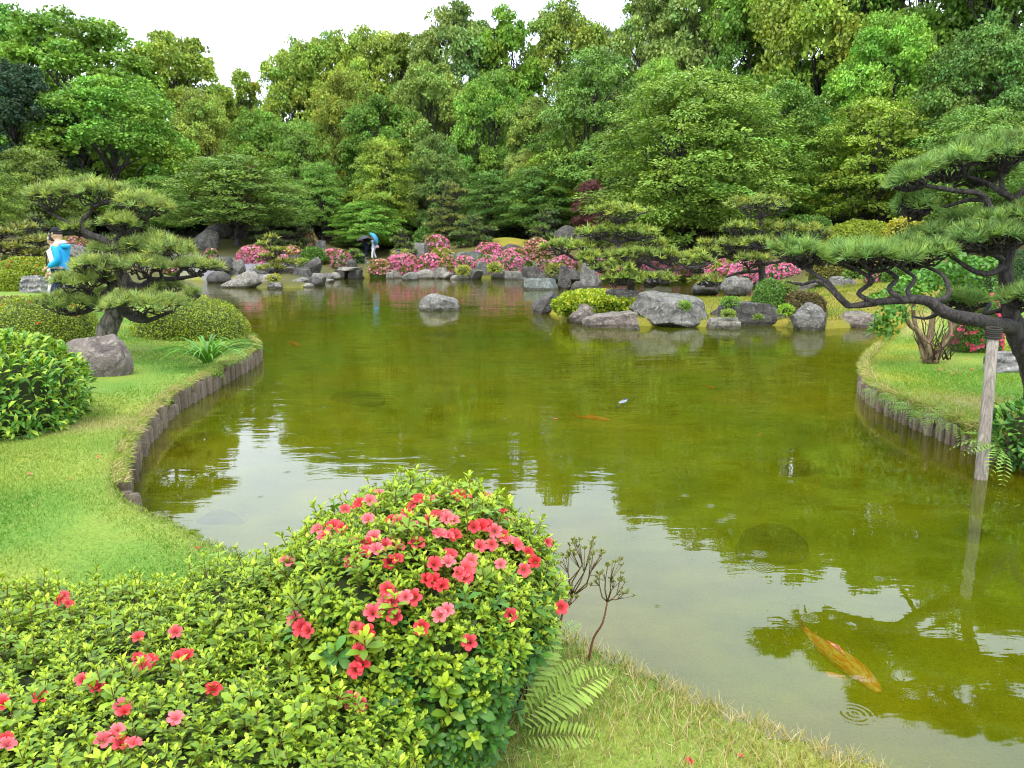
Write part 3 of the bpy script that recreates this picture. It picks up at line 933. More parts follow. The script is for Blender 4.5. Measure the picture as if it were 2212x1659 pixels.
PAL = ((.10, .23, .028), (.235, .315, .052), (.40, .34, .15))
turf('lawn_grass', 'short green lawn grass curving along the left log edging', (-4.2, -.6), (2.9, 7.5), 6500, .014, .03, .006, blade1,
     lambda P: (P[:, 0] > -P[:, 1] * .75 - .3), PAL)
turf('lawn_grass', 'short lawn grass around the trunk of the left pine', (-9.5, -3.3), (6.8, 17), 1500, .016, .035, .011, blade1,
     lambda P: (P[:, 0] > -P[:, 1] * .72), PAL)
turf('bank_grass', 'dry tangled grass and clover on the near bank beside the fern', (-.6, 2.2), (1.2, 3.4), 7500, .03, .075, .0038, blade,
     lambda P: P[:, 1] > 1.3, ((.15, .24, .03), (.34, .31, .07), (.52, .42, .21)), -.03, .42)
turf('lawn_grass', 'yellow-green short lawn grass behind the wooden post', (4.0, 9.0), (5.8, 15), 2300, .016, .04, .010, blade1,
     lambda P: (P[:, 0] < P[:, 1] * .78 + .3), ((.13, .26, .022), (.32, .34, .04), (.40, .33, .12)))
turf('mound_grass', 'thin yellowish grass on the rocky promontory', (.9, 13), (17.5, 28), 420, .04, .10, .022, blade1,
     lambda P: P[:, 1] > 1, ((.16, .24, .03), (.30, .27, .04), (.34, .26, .08)), .15)


def edge_grass(label, seg, dens, L0, w):
    """dry grass combed over the top of the logs"""
    dd = np.concatenate(([0], np.cumsum(np.linalg.norm(np.diff(seg, axis=0), axis=1))))
    N = int(dd[-1] * dens)
    s = rng.uniform(0, dd[-1], N)
    P = np.stack([np.interp(s, dd, seg[:, 0]), np.interp(s, dd, seg[:, 1])], 1)
    T = unit(np.stack([np.interp(s + .05, dd, seg[:, 0]), np.interp(s + .05, dd, seg[:, 1])], 1) - P)
    nrm = np.stack([T[:, 1], -T[:, 0]], 1)                  # toward the water
    out_ = rng.uniform(-.06, .05, N)
    P = P + nrm * out_[:, None]
    z = .262 - np.maximum(out_, 0) * .5
    cl = np.array([noise.noise(Vector((a[0] * 3, a[1] * 3, 9))) for a in P])
    ax = np.column_stack([nrm * rng.uniform(.1, 1.3, N)[:, None] + rng.normal(0, .45, (N, 2)), rng.uniform(-.55, .9, N)])
    col = np.where((rng.random(N) + .6 * cl < .45)[:, None], np.array((.24, .34, .04)), np.array((.46, .39, .17))) * rng.uniform(.75, 1.25, (N, 1))
    L = L0 * rng.uniform(.5, 1.3, N)
    g = Geo().scatter(blade, np.column_stack([P, z]), ax, rvec(N), np.stack([np.full(N, w), L, L], 1), col)
    o = g.build('edge_grass', M['grass'], kind='stuff')
    o['label'] = label
    o['category'] = 'grass'


edge_grass('dry straw-coloured grass hanging over the left log edging', POND[(POND[:, 0] < -2.6) & (POND[:, 1] > 5.2) & (POND[:, 1] < 15.5)], 650, .06, .006)
edge_grass('dry grass hanging over the log edging behind the wooden post', POND[(POND[:, 0] > 3.9) & (POND[:, 0] < 7.2) & (POND[:, 1] > 5.2) & (POND[:, 1] < 13)], 700, .085, .008)

# ------------------------------------------------------------------ leaves and other small shapes
leafq = Tmpl([(0, 0, 0), (.36, .42, .07), (0, 1, -.04), (-.36, .42, .07)], [(0, 1, 2, 3)])
leafn = Tmpl([(0, 0, 0), (.2, .4, .05), (0, 1, -.06), (-.2, .4, .05)], [(0, 1, 2, 3)])


def leaf8(w=.38, curl=.12, fold=.06):
    v = [(0, 0, 0)]
    for t, ww, z in ((.38, w * .42, curl * .25), (.74, w * .52, 0)):
        v += [(ww, t, z + fold), (0, t, z), (-ww, t, z + fold)]
    v.append((0, 1, -curl))
    f = [(0, 1, 2), (0, 2, 3), (1, 4, 5, 2), (2, 5, 6, 3), (4, 7, 5), (5, 7, 6)]
    return Tmpl(v, f)


leafd = leaf8(.46)
leaflong = leaf8(.3, .2, .05)


def stalk(p0, p1, r, col):
    p0, p1 = np.array(p0, float), np.array(p1, float)
    a = unit(p1 - p0)
    X = unit(np.cross(a, (.3, .5, .8)))
    Y = np.cross(a, X)
    v = [p0 + r * (math.cos(k) * X + math.sin(k) * Y) for k in (0, 2.1, 4.2)] + [p1 + .7 * r * (math.cos(k) * X + math.sin(k) * Y) for k in (0, 2.1, 4.2)]
    return Tmpl(v, [(0, 1, 4, 3), (1, 2, 5, 4), (2, 0, 3, 5)], [col] * 6)


# ------------------------------------------------------------------ stones
def rock_mesh(seed, style, sub):
    bm = bmesh.new()
    bmesh.ops.create_icosphere(bm, subdivisions=sub, radius=1.0)
    P = np.array([v.co[:] for v in bm.verts])
    fc = [[v.index for v in f.verts] for f in bm.faces]
    bm.free()
    r = np.random.default_rng(seed)

    def cut(nv, c):
        nonlocal P
        nv = unit(np.array(nv, float))
        dd = np.maximum(P @ nv - c, 0)
        P = P - dd[:, None] * nv
    if style in ('block', 'slab', 'wide', 'stand', 'lean'):
        for nv in ((1, 0, .1), (-1, 0, .1), (0, 1, 0), (0, -1, .15), (0, 0, 1)):
            cut(np.array(nv) + r.normal(0, .13, 3), r.uniform(.5, .62))
        for _ in range(5):
            cut(r.normal(size=3), r.uniform(.62, .8))
    elif style in ('round', 'boulder'):
        for _ in range(7):
            cut(r.normal(size=3), r.uniform(.74, .9))
    else:
        for _ in range(11):
            cut(r.normal(size=3), r.uniform(.58, .82))
    if style in ('wedge',):
        cut((-.55, -.1, .8), .42)
    if style == 'big':
        cut((.15, -.2, 1), .55)
        cut((-.7, -.6, .2), .6)
    if style == 'point':
        P[:, :2] *= (1 - .42 * (P[:, 2:] + 1) / 2)
    if style == 'stand':
        P[:, :2] *= (1 - .3 * (P[:, 2:] + 1) / 2)
    if style == 'lean':
        P[:, 0] = P[:, 0] * (1 - .35 * (P[:, 2] + 1)) + .28 * (P[:, 2] + 1)
    s0 = Vector((seed * 1.7, seed * .3, 0))
    am = .05 if style in ('boulder',) else .1
    D_ = np.array([noise.fractal(Vector(p) * 1.7 + s0, .9, 2.1, 5) for p in P])
    R_ = np.array([1 - abs(noise.noise(Vector(p) * 3.1 + s0)) for p in P])
    P = P * (1 + am * D_ + am * .7 * (R_ - .7))[:, None]
    lo, hi = P.min(0), P.max(0)
    P = (P - (lo + hi) / 2) / (hi - lo)
    P[:, 2] += .5
    me = mesh_np('rock', P, [i for f in fc for i in f], [3] * len(fc), None, True)
    try:
        me.set_sharp_from_angle(angle=math.radians(38))
    except Exception:
        pass
    return me


for i, (r, p) in enumerate(zip(ROCKS, ROCKP)):
    u0, u1, vt, vb, d, style, mt, dr, lab = r
    dist = p[1]
    w = (u1 - u0) * math.hypot(dist, 1.5) / F
    h = (vb - vt) * dist / F
    dep = w * dr
    pitch = math.atan2(CZ - p[2], dist)
    h = max(h - dep * .45 * math.sin(pitch), h * .5)
    sink = .3 if d is None or dist > 14 else .1
    o = link('rock', rock_mesh(i + 3, style, 5 if dist < 24 else (4 if dist < 40 else 3)), M[mt])
    o.location = (p[0], p[1] + dep * .4, p[2] - sink)
    o.scale = (w * 1.08, dep, h * 1.12 + sink)
    o.rotation_euler = (0, 0, random.uniform(-.2, .2))
    tag(o, lab, 'rock', 'rocks around the pond')

# small stones filling the far waterline between the big ones
FS = [link('tmp', rock_mesh(400 + k, st, 3), None) for k, st in enumerate(('round', 'wedge', 'block', 'slab', 'round'))]
FSM = [o_.data for o_ in FS]
for o_ in FS:
    bpy.data.objects.remove(o_)
s_ = 0.0
far_ = POND[(POND[:, 1] > 33.5) & (POND[:, 0] > -13) & (POND[:, 0] < 12)]
dd_ = np.concatenate(([0], np.cumsum(np.linalg.norm(np.diff(far_, axis=0), axis=1))))
k_ = 0
while s_ < dd_[-1]:
    x, y = np.interp(s_, dd_, far_[:, 0]), np.interp(s_, dd_, far_[:, 1])
    w = random.uniform(.45, 1.05)
    o = link('shore_stone', FSM[k_ % 5].copy() if k_ < 15 else FSM[k_ % 5], None)
    if len(o.data.materials) == 0:
        o.data.materials.append(M[('grey', 'pale', 'dark')[k_ % 3]])
    o.location = (x + random.uniform(-.2, .2), y + random.uniform(-.15, .35), -.25)
    o.scale = (w, w * .8, .25 + w * random.uniform(.28, .6))
    o.rotation_euler = (0, 0, random.uniform(0, 6))
    tag(o, 'small stone in the row lining the far waterline', 'rock', 'small stones along the far waterline')
    s_ += w * random.uniform(1.4, 2.6)
    k_ += 1

# sunken stones dimmed by their own colour, as murky water would
for (u0, u1, vt, vb, lab) in [(1600, 1765, 1020, 1062, 'dark sunken stone showing dimly under the water near the wooden post'),
                              (700, 830, 786, 800, 'sunken stone under the water right of the left log edging'),
                              (390, 520, 985, 1030, 'sunken stone under the water in the corner of the left log edging'),
                              (1700, 1800, 920, 935, 'flat sunken stone under the water off the right log edging')]:
    p = G((u0 + u1) / 2, vb, -.1)
    w = (u1 - u0) * p[1] / F
    o = link('sunken_rock', rock_mesh(200 + u0, 'round', 3), M['sunken'])
    o.location = (p[0], p[1] + .1, -.85)
    o.scale = (w, w * .6, .42)
    tag(o, lab, 'rock', 'sunken stones')

# ------------------------------------------------------------------ shrubs in the middle and far distance
def even_dirs(n, r, pw, zmin):
    """directions (in the unit ball) that spread evenly over the surface of a superellipsoid, and its normals"""
    d = rvec(n * 9)
    t = (np.abs(d / r) ** pw).sum(1) ** (-1 / pw)
    P = d * t[:, None] / r
    N = unit(np.sign(P) * np.abs(P) ** (pw - 1) / r)
    w = t * t / np.maximum(np.abs((N * d).sum(1)), .05)
    q = unit(P)
    ok = q[:, 2] > zmin
    w, q, N = w[ok], q[ok], N[ok]
    k = rng.choice(len(w), min(n, len(w)), replace=False, p=w / w.sum())
    return q[k], N[k]


def dome_pts(n, rx, ry, h, seed, lump=.12, zmin=-.1, pw=2.6):
    dirs, N = even_dirs(n, np.array((rx, ry, h)), pw, zmin)
    e = (np.abs(dirs) ** pw).sum(1) ** (-1 / pw)
    s0 = Vector((seed * 3.1, 0, 0))
    lm = np.array([noise.noise(Vector(q) * 2.3 + s0) for q in dirs])
    rr = e * (1 + lump * lm)
    return dirs * rr[:, None] * np.array((rx, ry, h)), N, lm


def core_mesh(rx, ry, h, seed, k=.9, pw=2.6):
    bm = bmesh.new()
    bmesh.ops.create_icosphere(bm, subdivisions=3, radius=1.0)
    P = np.array([v.co[:] for v in bm.verts])
    fc = [[v.index for v in f.verts] for f in bm.faces]
    bm.free()
    e = (np.abs(P) ** pw).sum(1) ** (-1 / pw)
    s0 = Vector((seed * 3.1, 0, 0))
    lm = np.array([noise.noise(Vector(q) * 2.3 + s0) for q in P])
    P = P * (e * (1 + .12 * lm) * k)[:, None] * np.array((rx, ry, h))
    return mesh_np('branches', P, [i for f in fc for i in f], [3] * len(fc), np.tile((.055, .08, .012), (len(P), 1)), True)  # solid filler body; its dark colour stands in for shade between leaves


blossom = Tmpl([(0, 0, 0), (.5, .05, .28), (.3, .45, .3), (-.15, .5, .28), (-.5, .2, .3), (-.35, -.4, .28), (.2, -.5, .3)],
               [(0, 1, 2), (0, 2, 3), (0, 3, 4), (0, 4, 5), (0, 5, 6), (0, 6, 1)], [(.75, .6, .7)] + [(1, 1, 1)] * 6)


def bush(i, b, p):
    u0, u1, vt, vb, d, lc, fcol, fs, lab = b
    w = (u1 - u0) * d / F
    h = (vb - vt) * d / F
    rx = w / 2
    ry = rx * (.8 if w < 2.5 else .62)
    pitch = math.atan2(CZ - p[2], d)
    h = max(h - ry * .5 * math.sin(max(pitch, 0)), h * .6)
    name = 'azalea_bush' if fcol else 'clipped_bush'
    t = thing(name, lab, 'bush', (p[0], p[1] + ry * .85, p[2]), 0, 'flowering azaleas' if fcol else 'clipped green bushes')
    link('branches', core_mesh(rx, ry, h, i), M['twig'], t)  # filler core added behind the leaves, no modelled twigs
    px = d / F * 2.16                                   # about one picture point
    ls = max(.028, 1.9 * px)
    area = 2.4 * rx * ry * 3.14
    n = int(min(10000, max(1200, (3.6 if d < 20 else 2.4) * area / (ls * ls * .36))))
    P, N, lm = dome_pts(n, rx, ry, h, i)
    P = P * rng.uniform(.93, 1.02, len(P))[:, None]
    m = len(P)
    nrm = unit(N + .7 * rvec(m) + np.array((0, 0, .3)))
    ax = unit(N * .5 + rvec(m) + np.array((0, 0, .25)))
    col = np.array(lc) * rng.uniform(.65, 1.35, m)[:, None]
    yl = rng.random(m) < .3
    col[yl] = col[yl] * np.array((1.5, 1.25, .9))
    Geo().scatter(leafq, P, ax, nrm, ls * rng.uniform(.8, 1.3, m), col).build('foliage', M['bush'], t, kind='stuff')
    if fcol:
        fsz = max(.055, 2.0 * px)
        k = int(min(9000, max(250, 2.6 * area / (fsz * fsz)) * min(1.0, fs * 1.25))) + (14 if fs < .1 else 0)
        if fs < .1:
            k = 26
        P, N, lm = dome_pts(k * 2, rx, ry, h, i)
        s1 = Vector((i * 7.7, 5, 0))
        pt = np.array([noise.noise(Vector(q / max(rx, .3)) * 2.6 + s1) for q in P])
        kk = np.argsort(-(pt + rng.normal(0, .3, len(P))))[:k]
        P, N = P[kk] * 1.015, N[kk]
        m = len(P)
        col = np.array(fcol) * rng.uniform(.75, 1.25, m)[:, None]
        pl = rng.random(m) < .3
        col[pl] = np.clip(col[pl] * np.array((1.1, 1.9, 1.4)), 0, .9)
        nrm = unit(N + .5 * rvec(m))
        Geo().scatter(blossom, P, rvec(m), nrm, fsz * rng.uniform(.8, 1.2, m), col).build('blossoms', M['petal'], t, kind='stuff')
    return t


for i, (b, p) in enumerate(zip(BUSHES, BUSHP)):
    bush(i, b, p)

# ------------------------------------------------------------------ log edging
def log_mesh(seed):
    r = np.random.default_rng(seed)
    g = Geo()
    zs = np.array([0, .3, .6, .85, .97, 1.0])
    rd = np.array([1, 1, .98, 1.0, .95, .8]) * .5
    pts = np.stack([r.normal(0, .03, 6), r.normal(0, .03, 6), zs], 1)
    a = np.arange(9) / 9 * 2 * math.pi
    V = np.array([[(pts[i, 0] + rd[i] * (1 + r.normal(0, .06)) * math.cos(t), pts[i, 1] + rd[i] * (1 + r.normal(0, .06)) * math.sin(t), zs[i]) for t in a] for i in range(6)]).reshape(-1, 3)
    f = [(i * 9 + j, i * 9 + (j + 1) % 9, (i + 1) * 9 + (j + 1) % 9, (i + 1) * 9 + j) for i in range(5) for j in range(9)] + [tuple(45 + j for j in range(9))]
    g.raw(V, f)
    return g.mesh('log', True)


LOGS = [log_mesh(s) for s in range(6)]


def edging(label, lo, hi, step, wide, pick):
    seg = pick(POND)
    dd = np.concatenate(([0], np.cumsum(np.linalg.norm(np.diff(seg, axis=0), axis=1))))
    t = thing('log_edging', label, 'edging', (seg[0][0], seg[0][1], 0))
    s = 0.0
    while s < dd[-1]:
        x, y = np.interp(s, dd, seg[:, 0]), np.interp(s, dd, seg[:, 1])
        o = link('log', random.choice(LOGS), M['log'], t)
        w = wide * random.uniform(.65, 1.15)
        top = random.uniform(lo, hi)
        tx, ty = np.interp(s + .05, dd, seg[:, 0]) - x, np.interp(s + .05, dd, seg[:, 1]) - y
        k_ = .035 / max(math.hypot(tx, ty), 1e-6)
        x, y = x + ty * k_ + random.uniform(-.012, .012), y - tx * k_
        o.location = (x - seg[0][0], y - seg[0][1], -.5)
        o.scale = (w, w, .5 + top)
        o.rotation_euler = (random.uniform(-.03, .03), random.uniform(-.03, .03), random.uniform(0, 6))
        s += step * random.uniform(.85, 1.15)
    return t


edging('row of short weathered logs edging the curved left lawn', .10, .26, .098, .08,
       lambda P: P[(P[:, 0] < -2.5) & (P[:, 1] > 5.0) & (P[:, 1] < 15.5)])
edging('row of short weathered logs edging the lawn behind the wooden post', .08, .29, .115, .094,
       lambda P: P[(P[:, 0] > 3.9) & (P[:, 0] < 7.2) & (P[:, 1] > 5.2) & (P[:, 1] < 12)])

# ------------------------------------------------------------------ pines
def tuft_t(n, seed, w=.045, spread=1.0, up=.35):
    r = np.random.default_rng(seed)
    ps = []
    for k in range(n):
        dv = unit(np.array((r.normal() * spread, abs(r.normal()) * .6 + up, r.normal() * spread)))
        L = r.uniform(.75, 1.1)
        sd_ = unit(np.cross(dv, r.normal(size=3)))
        b0 = dv * .03
        sh = r.uniform(.85, 1.15)
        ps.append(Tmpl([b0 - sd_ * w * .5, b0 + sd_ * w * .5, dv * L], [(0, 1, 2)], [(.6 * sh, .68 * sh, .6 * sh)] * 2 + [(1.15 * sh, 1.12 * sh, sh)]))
    return Tmpl.join(ps)


TUFT_NEAR = [tuft_t(20, s, .085) for s in range(4)]
TUFT_MID = [tuft_t(12, s + 9, .16) for s in range(3)]
TUFT_FAR = [tuft_t(8, s + 19, .28) for s in range(3)]


def zigzag(a, b, n, amp, r):
    t = np.linspace(0, 1, n)[:, None]
    P = np.array(a) * (1 - t) + np.array(b) * t
    L = np.linalg.norm(np.array(b) - np.array(a))
    P[1:-1] += r.normal(0, amp * L, (n - 2, 3))
    return P


def pine(name, label, base, trunk, limbs, pads, tufts, nl, dens, ncol, bark, twig_r=.006, seed=0, group=None, twigs=5, sides=8, limb_k=1.0):
    """trunk / limbs: lists of (points, radii) in world space; pads: (centre, rx, ry, rz, slope_x)"""
    r = np.random.default_rng(seed)
    base = np.array(base)
    t = thing(name, label, 'tree', base, 0, group)
    g = Geo()
    nodes = []
    for pts, rad in trunk:
        q = catmull(np.array(pts), 5)
        rr = np.interp(np.linspace(0, 1, len(q)), np.linspace(0, 1, len(rad)), rad)
        g.tube(q - base, rr, sides + 4, rough=.09)
        nodes += list(q[3:])
    g.build('trunk', bark, t, smooth=True)
    for pts, rad in limbs:
        q = catmull(np.array(pts), 4)
        rr = np.interp(np.linspace(0, 1, len(q)), np.linspace(0, 1, len(rad)), rad) * limb_k
        Geo().tube(q - base, rr, sides, rough=.1).build('limb', M['pinebark'], t, smooth=True)
        nodes += list(q)
    nodes = np.array(nodes)
    for (c, rx, ry, rz, slope) in pads:
        c = np.array(c)
        low = c + np.array((0, 0, -rz * 1.0))
        # feeder from the nearest wood below
        dd = np.linalg.norm((nodes - low) * np.array((1, 1, .8)), axis=1) + np.where(nodes[:, 2] > low[2] + .1, .5 * rx, 0)
        a = nodes[np.argmin(dd)]
        tg = Geo()
        hub = low * .75 + a * .25
        q = catmull(zigzag(a, hub, 4, .13, r), 3)
        tg.tube(q - base, np.linspace(twig_r * 4.2, twig_r * 3.0, len(q)), 6, rough=.1)
        nt = int(max(10, dens * math.pi * rx * ry))
        ang_, rad_ = r.uniform(0, 2 * math.pi, nt), np.sqrt(r.uniform(0, 1, nt))
        lob = 1 + .16 * np.sin(ang_ * 3 + r.uniform(0, 6)) + .10 * np.sin(ang_ * 5 + r.uniform(0, 6))
        X, Yv = rad_ * np.cos(ang_) * rx * lob, rad_ * np.sin(ang_) * ry * lob
        top = rz * np.sqrt(np.maximum(1 - rad_ ** 2, 0)) * r.uniform(.35, 1.0, nt) - rz * .15 + .3 * rz * np.sin(X * 5 / rx + r.uniform(0, 6)) * np.cos(Yv * 4 / ry)
        T = c + np.stack([X, Yv, top + slope * X], 1)
        tn = [hub, a]
        nb = twigs
        for k in range(nb):
            an = 2 * math.pi * (k + r.uniform(-.3, .3)) / nb
            e = c + np.array((math.cos(an) * rx * .8, math.sin(an) * ry * .8, -.35 * rz + slope * math.cos(an) * rx * .8))
            q = zigzag(hub, e, 6, .09, r)
            tg.tube(q - base, np.linspace(twig_r * 2.3, twig_r * 1.1, len(q)), 5, rough=.12)
            tn += list(q[1:])
            for m_ in range(3):
                s0 = q[r.integers(1, 5)]
                an2 = an + r.uniform(-1.0, 1.0)
                rr_ = r.uniform(.35, .95)
                e2 = c + np.array((math.cos(an2) * rx * rr_, math.sin(an2) * ry * rr_, -.1 * rz + slope * math.cos(an2) * rx * rr_))
                q2 = zigzag(s0, e2, 5, .12, r)
                tg.tube(q2 - base, np.linspace(twig_r * 1.4, twig_r * .8, 5), 4)
                tn += list(q2[1:])
        tn = np.array(tn)
        sel = T if len(T) < 80 else T[r.choice(len(T), 80, False)]
        for q in sel:
            s0 = tn[np.argmin(((tn - q) ** 2).sum(1))]
            tg.tube(zigzag(s0, q, 3, .12, r) - base, [twig_r * .8, twig_r * .7, twig_r * .6], 3, cap=False)
        tg.build('twigs', M['pinebark'], t)
        outv = unit(np.stack([X / rx, Yv / ry, np.zeros(nt)], 1)) * rad_[:, None]
        ax = unit(np.array((0, 0, 1.0)) + .75 * outv + .35 * rvec(nt))
        col = np.array(ncol) * r.uniform(.7, 1.3, nt)[:, None]
        yl = r.random(nt) < .35
        col[yl] *= np.array((1.4, 1.18, .85))
        col *= np.where(r.random(nt) < .3, .55, 1.0)[:, None]
        ng = Geo()
        for k, tt in enumerate(tufts):
            ix = np.arange(nt) % len(tufts) == k
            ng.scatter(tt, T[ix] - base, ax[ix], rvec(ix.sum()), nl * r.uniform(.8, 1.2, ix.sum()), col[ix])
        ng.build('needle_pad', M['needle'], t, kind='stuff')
    return t


# left pine --- positions read in a close-up of the photograph
def zl(x, y, dy=0.0, d=11.2):
    return D(.2976 * x, 329 + .2976 * y, d + dy)


def zr(x, y, dy=0.0, d=7.0):
    return D(1481 + .3306 * x, 274 + .3306 * y, d + dy)


def zm(x, y, dy=0.0, d=22.5):
    return D(932.6 + .2976 * x, 411.5 + .2976 * y, d + dy)


def zs(x, y, dy=0.0, d=25.0):
    return zr(x, y, dy, d)


def padset(f, L, k, ryk=.8, inset=0.0):
    """(x0, x1, y0, y1, depth offset, slope) boxes of pads seen in the close-up"""
    out = []
    for (x0, x1, y0, y1, dy, sl) in L:
        c = f((x0 + x1) / 2, (y0 + y1) / 2, dy)
        rx = max((x1 - x0) / 2 * k - inset, .45 * (x1 - x0) / 2 * k)
        ry = max(rx * ryk, .2) if rx < .6 else rx * .7
        rz = max((y1 - y0) / 2 * k * 1.3, .06)
        out.append((c, rx, ry, rz, sl))
    return out


lb = zl(785, 1450)
lb[2] = Hz(lb[0], lb[1]) - .05
lp_pads = padset(zl, [(170, 560, 250, 400, .0, .12), (420, 960, 225, 380, .1, -.05), (820, 1250, 325, 460, -.1, -.08), (720, 1030, 470, 575, -.25, 0), (480, 650, 520, 600, .1, 0),
                      (630, 1010, 640, 800, .15, .05), (900, 1420, 620, 790, .0, -.1), (500, 900, 770, 900, -.3, 0), (850, 1250, 780, 880, -.3, 0), (1250, 1600, 790, 870, -.1, -.06),
                      (380, 830, 880, 990, -.2, .05), (270, 720, 1030, 1160, -.1, 0), (730, 1335, 1040, 1165, -.4, 0), (1080, 1340, 950, 1030, .1, 0), (1340, 1490, 1005, 1060, 0, 0),
                      (560, 860, 1000, 1080, .35, 0)], .00196, .8, .055)
pine('trained_pine', 'old cloud-pruned pine with leaning grey trunk on the left lawn', lb,
     [([lb, zl(770, 1360), zl(800, 1240), zl(870, 1120, .05), zl(930, 1010, .05), zl(900, 930), zl(868, 850), zl(860, 760), zl(835, 670)], [.16, .145, .135, .12, .12, .10, .075, .065, .055])],
     [([zl(840, 690), zl(760, 640), zl(680, 610), zl(610, 570), zl(590, 510), zl(640, 450), zl(680, 390)], [.06, .055, .05, .045, .035, .03, .02]),
      ([zl(610, 570), zl(520, 520), zl(420, 470), zl(320, 410)], [.035, .03, .022, .014]),
      ([zl(680, 400), zl(800, 360), zl(900, 400), zl(1050, 440)], [.025, .025, .02, .012]),
      ([zl(835, 670), zl(860, 610), zl(920, 580), zl(1010, 560), zl(1080, 480)], [.05, .035, .03, .022, .014]),
      ([zl(900, 960), zl(1010, 985), zl(1080, 950), zl(1150, 925), zl(1300, 915), zl(1400, 900), zl(1480, 890)], [.085, .07, .055, .04, .03, .022, .012]),
      ([zl(1280, 910), zl(1310, 860), zl(1390, 830), zl(1500, 850)], [.025, .022, .018, .01]),
      ([zl(890, 940), zl(820, 960), zl(780, 1010), zl(710, 1050), zl(600, 980), zl(500, 950)], [.07, .055, .045, .04, .022, .012]),
      ([zl(720, 1040), zl(710, 1100), zl(650, 1150), zl(540, 1170), zl(430, 1140)], [.04, .035, .028, .022, .012]),
      ([zl(860, 1130), zl(960, 1200, -.1), zl(1060, 1220, -.2), zl(1160, 1190, -.2), zl(1250, 1150, -.3)], [.07, .05, .04, .03, .015]),
      ([zl(960, 1000), zl(1050, 1030, .1), zl(1200, 1010, .1), zl(1330, 1080), zl(1400, 1060)], [.05, .03, .025, .018, .01]),
      ([zl(850, 800), zl(960, 790), zl(1100, 760), zl(1250, 740)], [.05, .035, .025, .015])],
     lp_pads, TUFT_NEAR, .13, 380, (.31, .41, .125), M['greybark'], .0075, 5)

# nearest pine on the right
rb = zr(2330, 1850, .2)
rb[2] = Hz(rb[0], rb[1]) - .05
rp_pads = padset(zr, [(1310, 1660, 250, 400, .0, .38), (1520, 1980, 150, 330, .15, .33), (1850, 2330, 70, 250, .1, .22), (2250, 2800, 40, 230, .1, -.1), (1700, 2150, 250, 380, .55, .25),
                      (1370, 1630, 440, 600, .2, -.1), (1660, 2010, 560, 680, .25, 0), (1950, 2420, 545, 690, -.1, 0), (1440, 1800, 660, 790, .15, 0), (1720, 2250, 660, 800, -.2, 0),
                      (580, 960, 770, 900, -.1, -.2), (860, 1330, 765, 900, .1, .05), (1250, 1740, 760, 900, -.1, .0), (1000, 1500, 800, 900, -.4, 0),
                      (2060, 2420, 1060, 1180, -.35, 0), (1620, 1960, 1090, 1190, .5, 0), (2380, 2800, 480, 640, 0, 0), (2380, 2850, 800, 960, .1, 0), (2300, 2750, 300, 430, -.4, 0)], .00136, 1.0, .035)
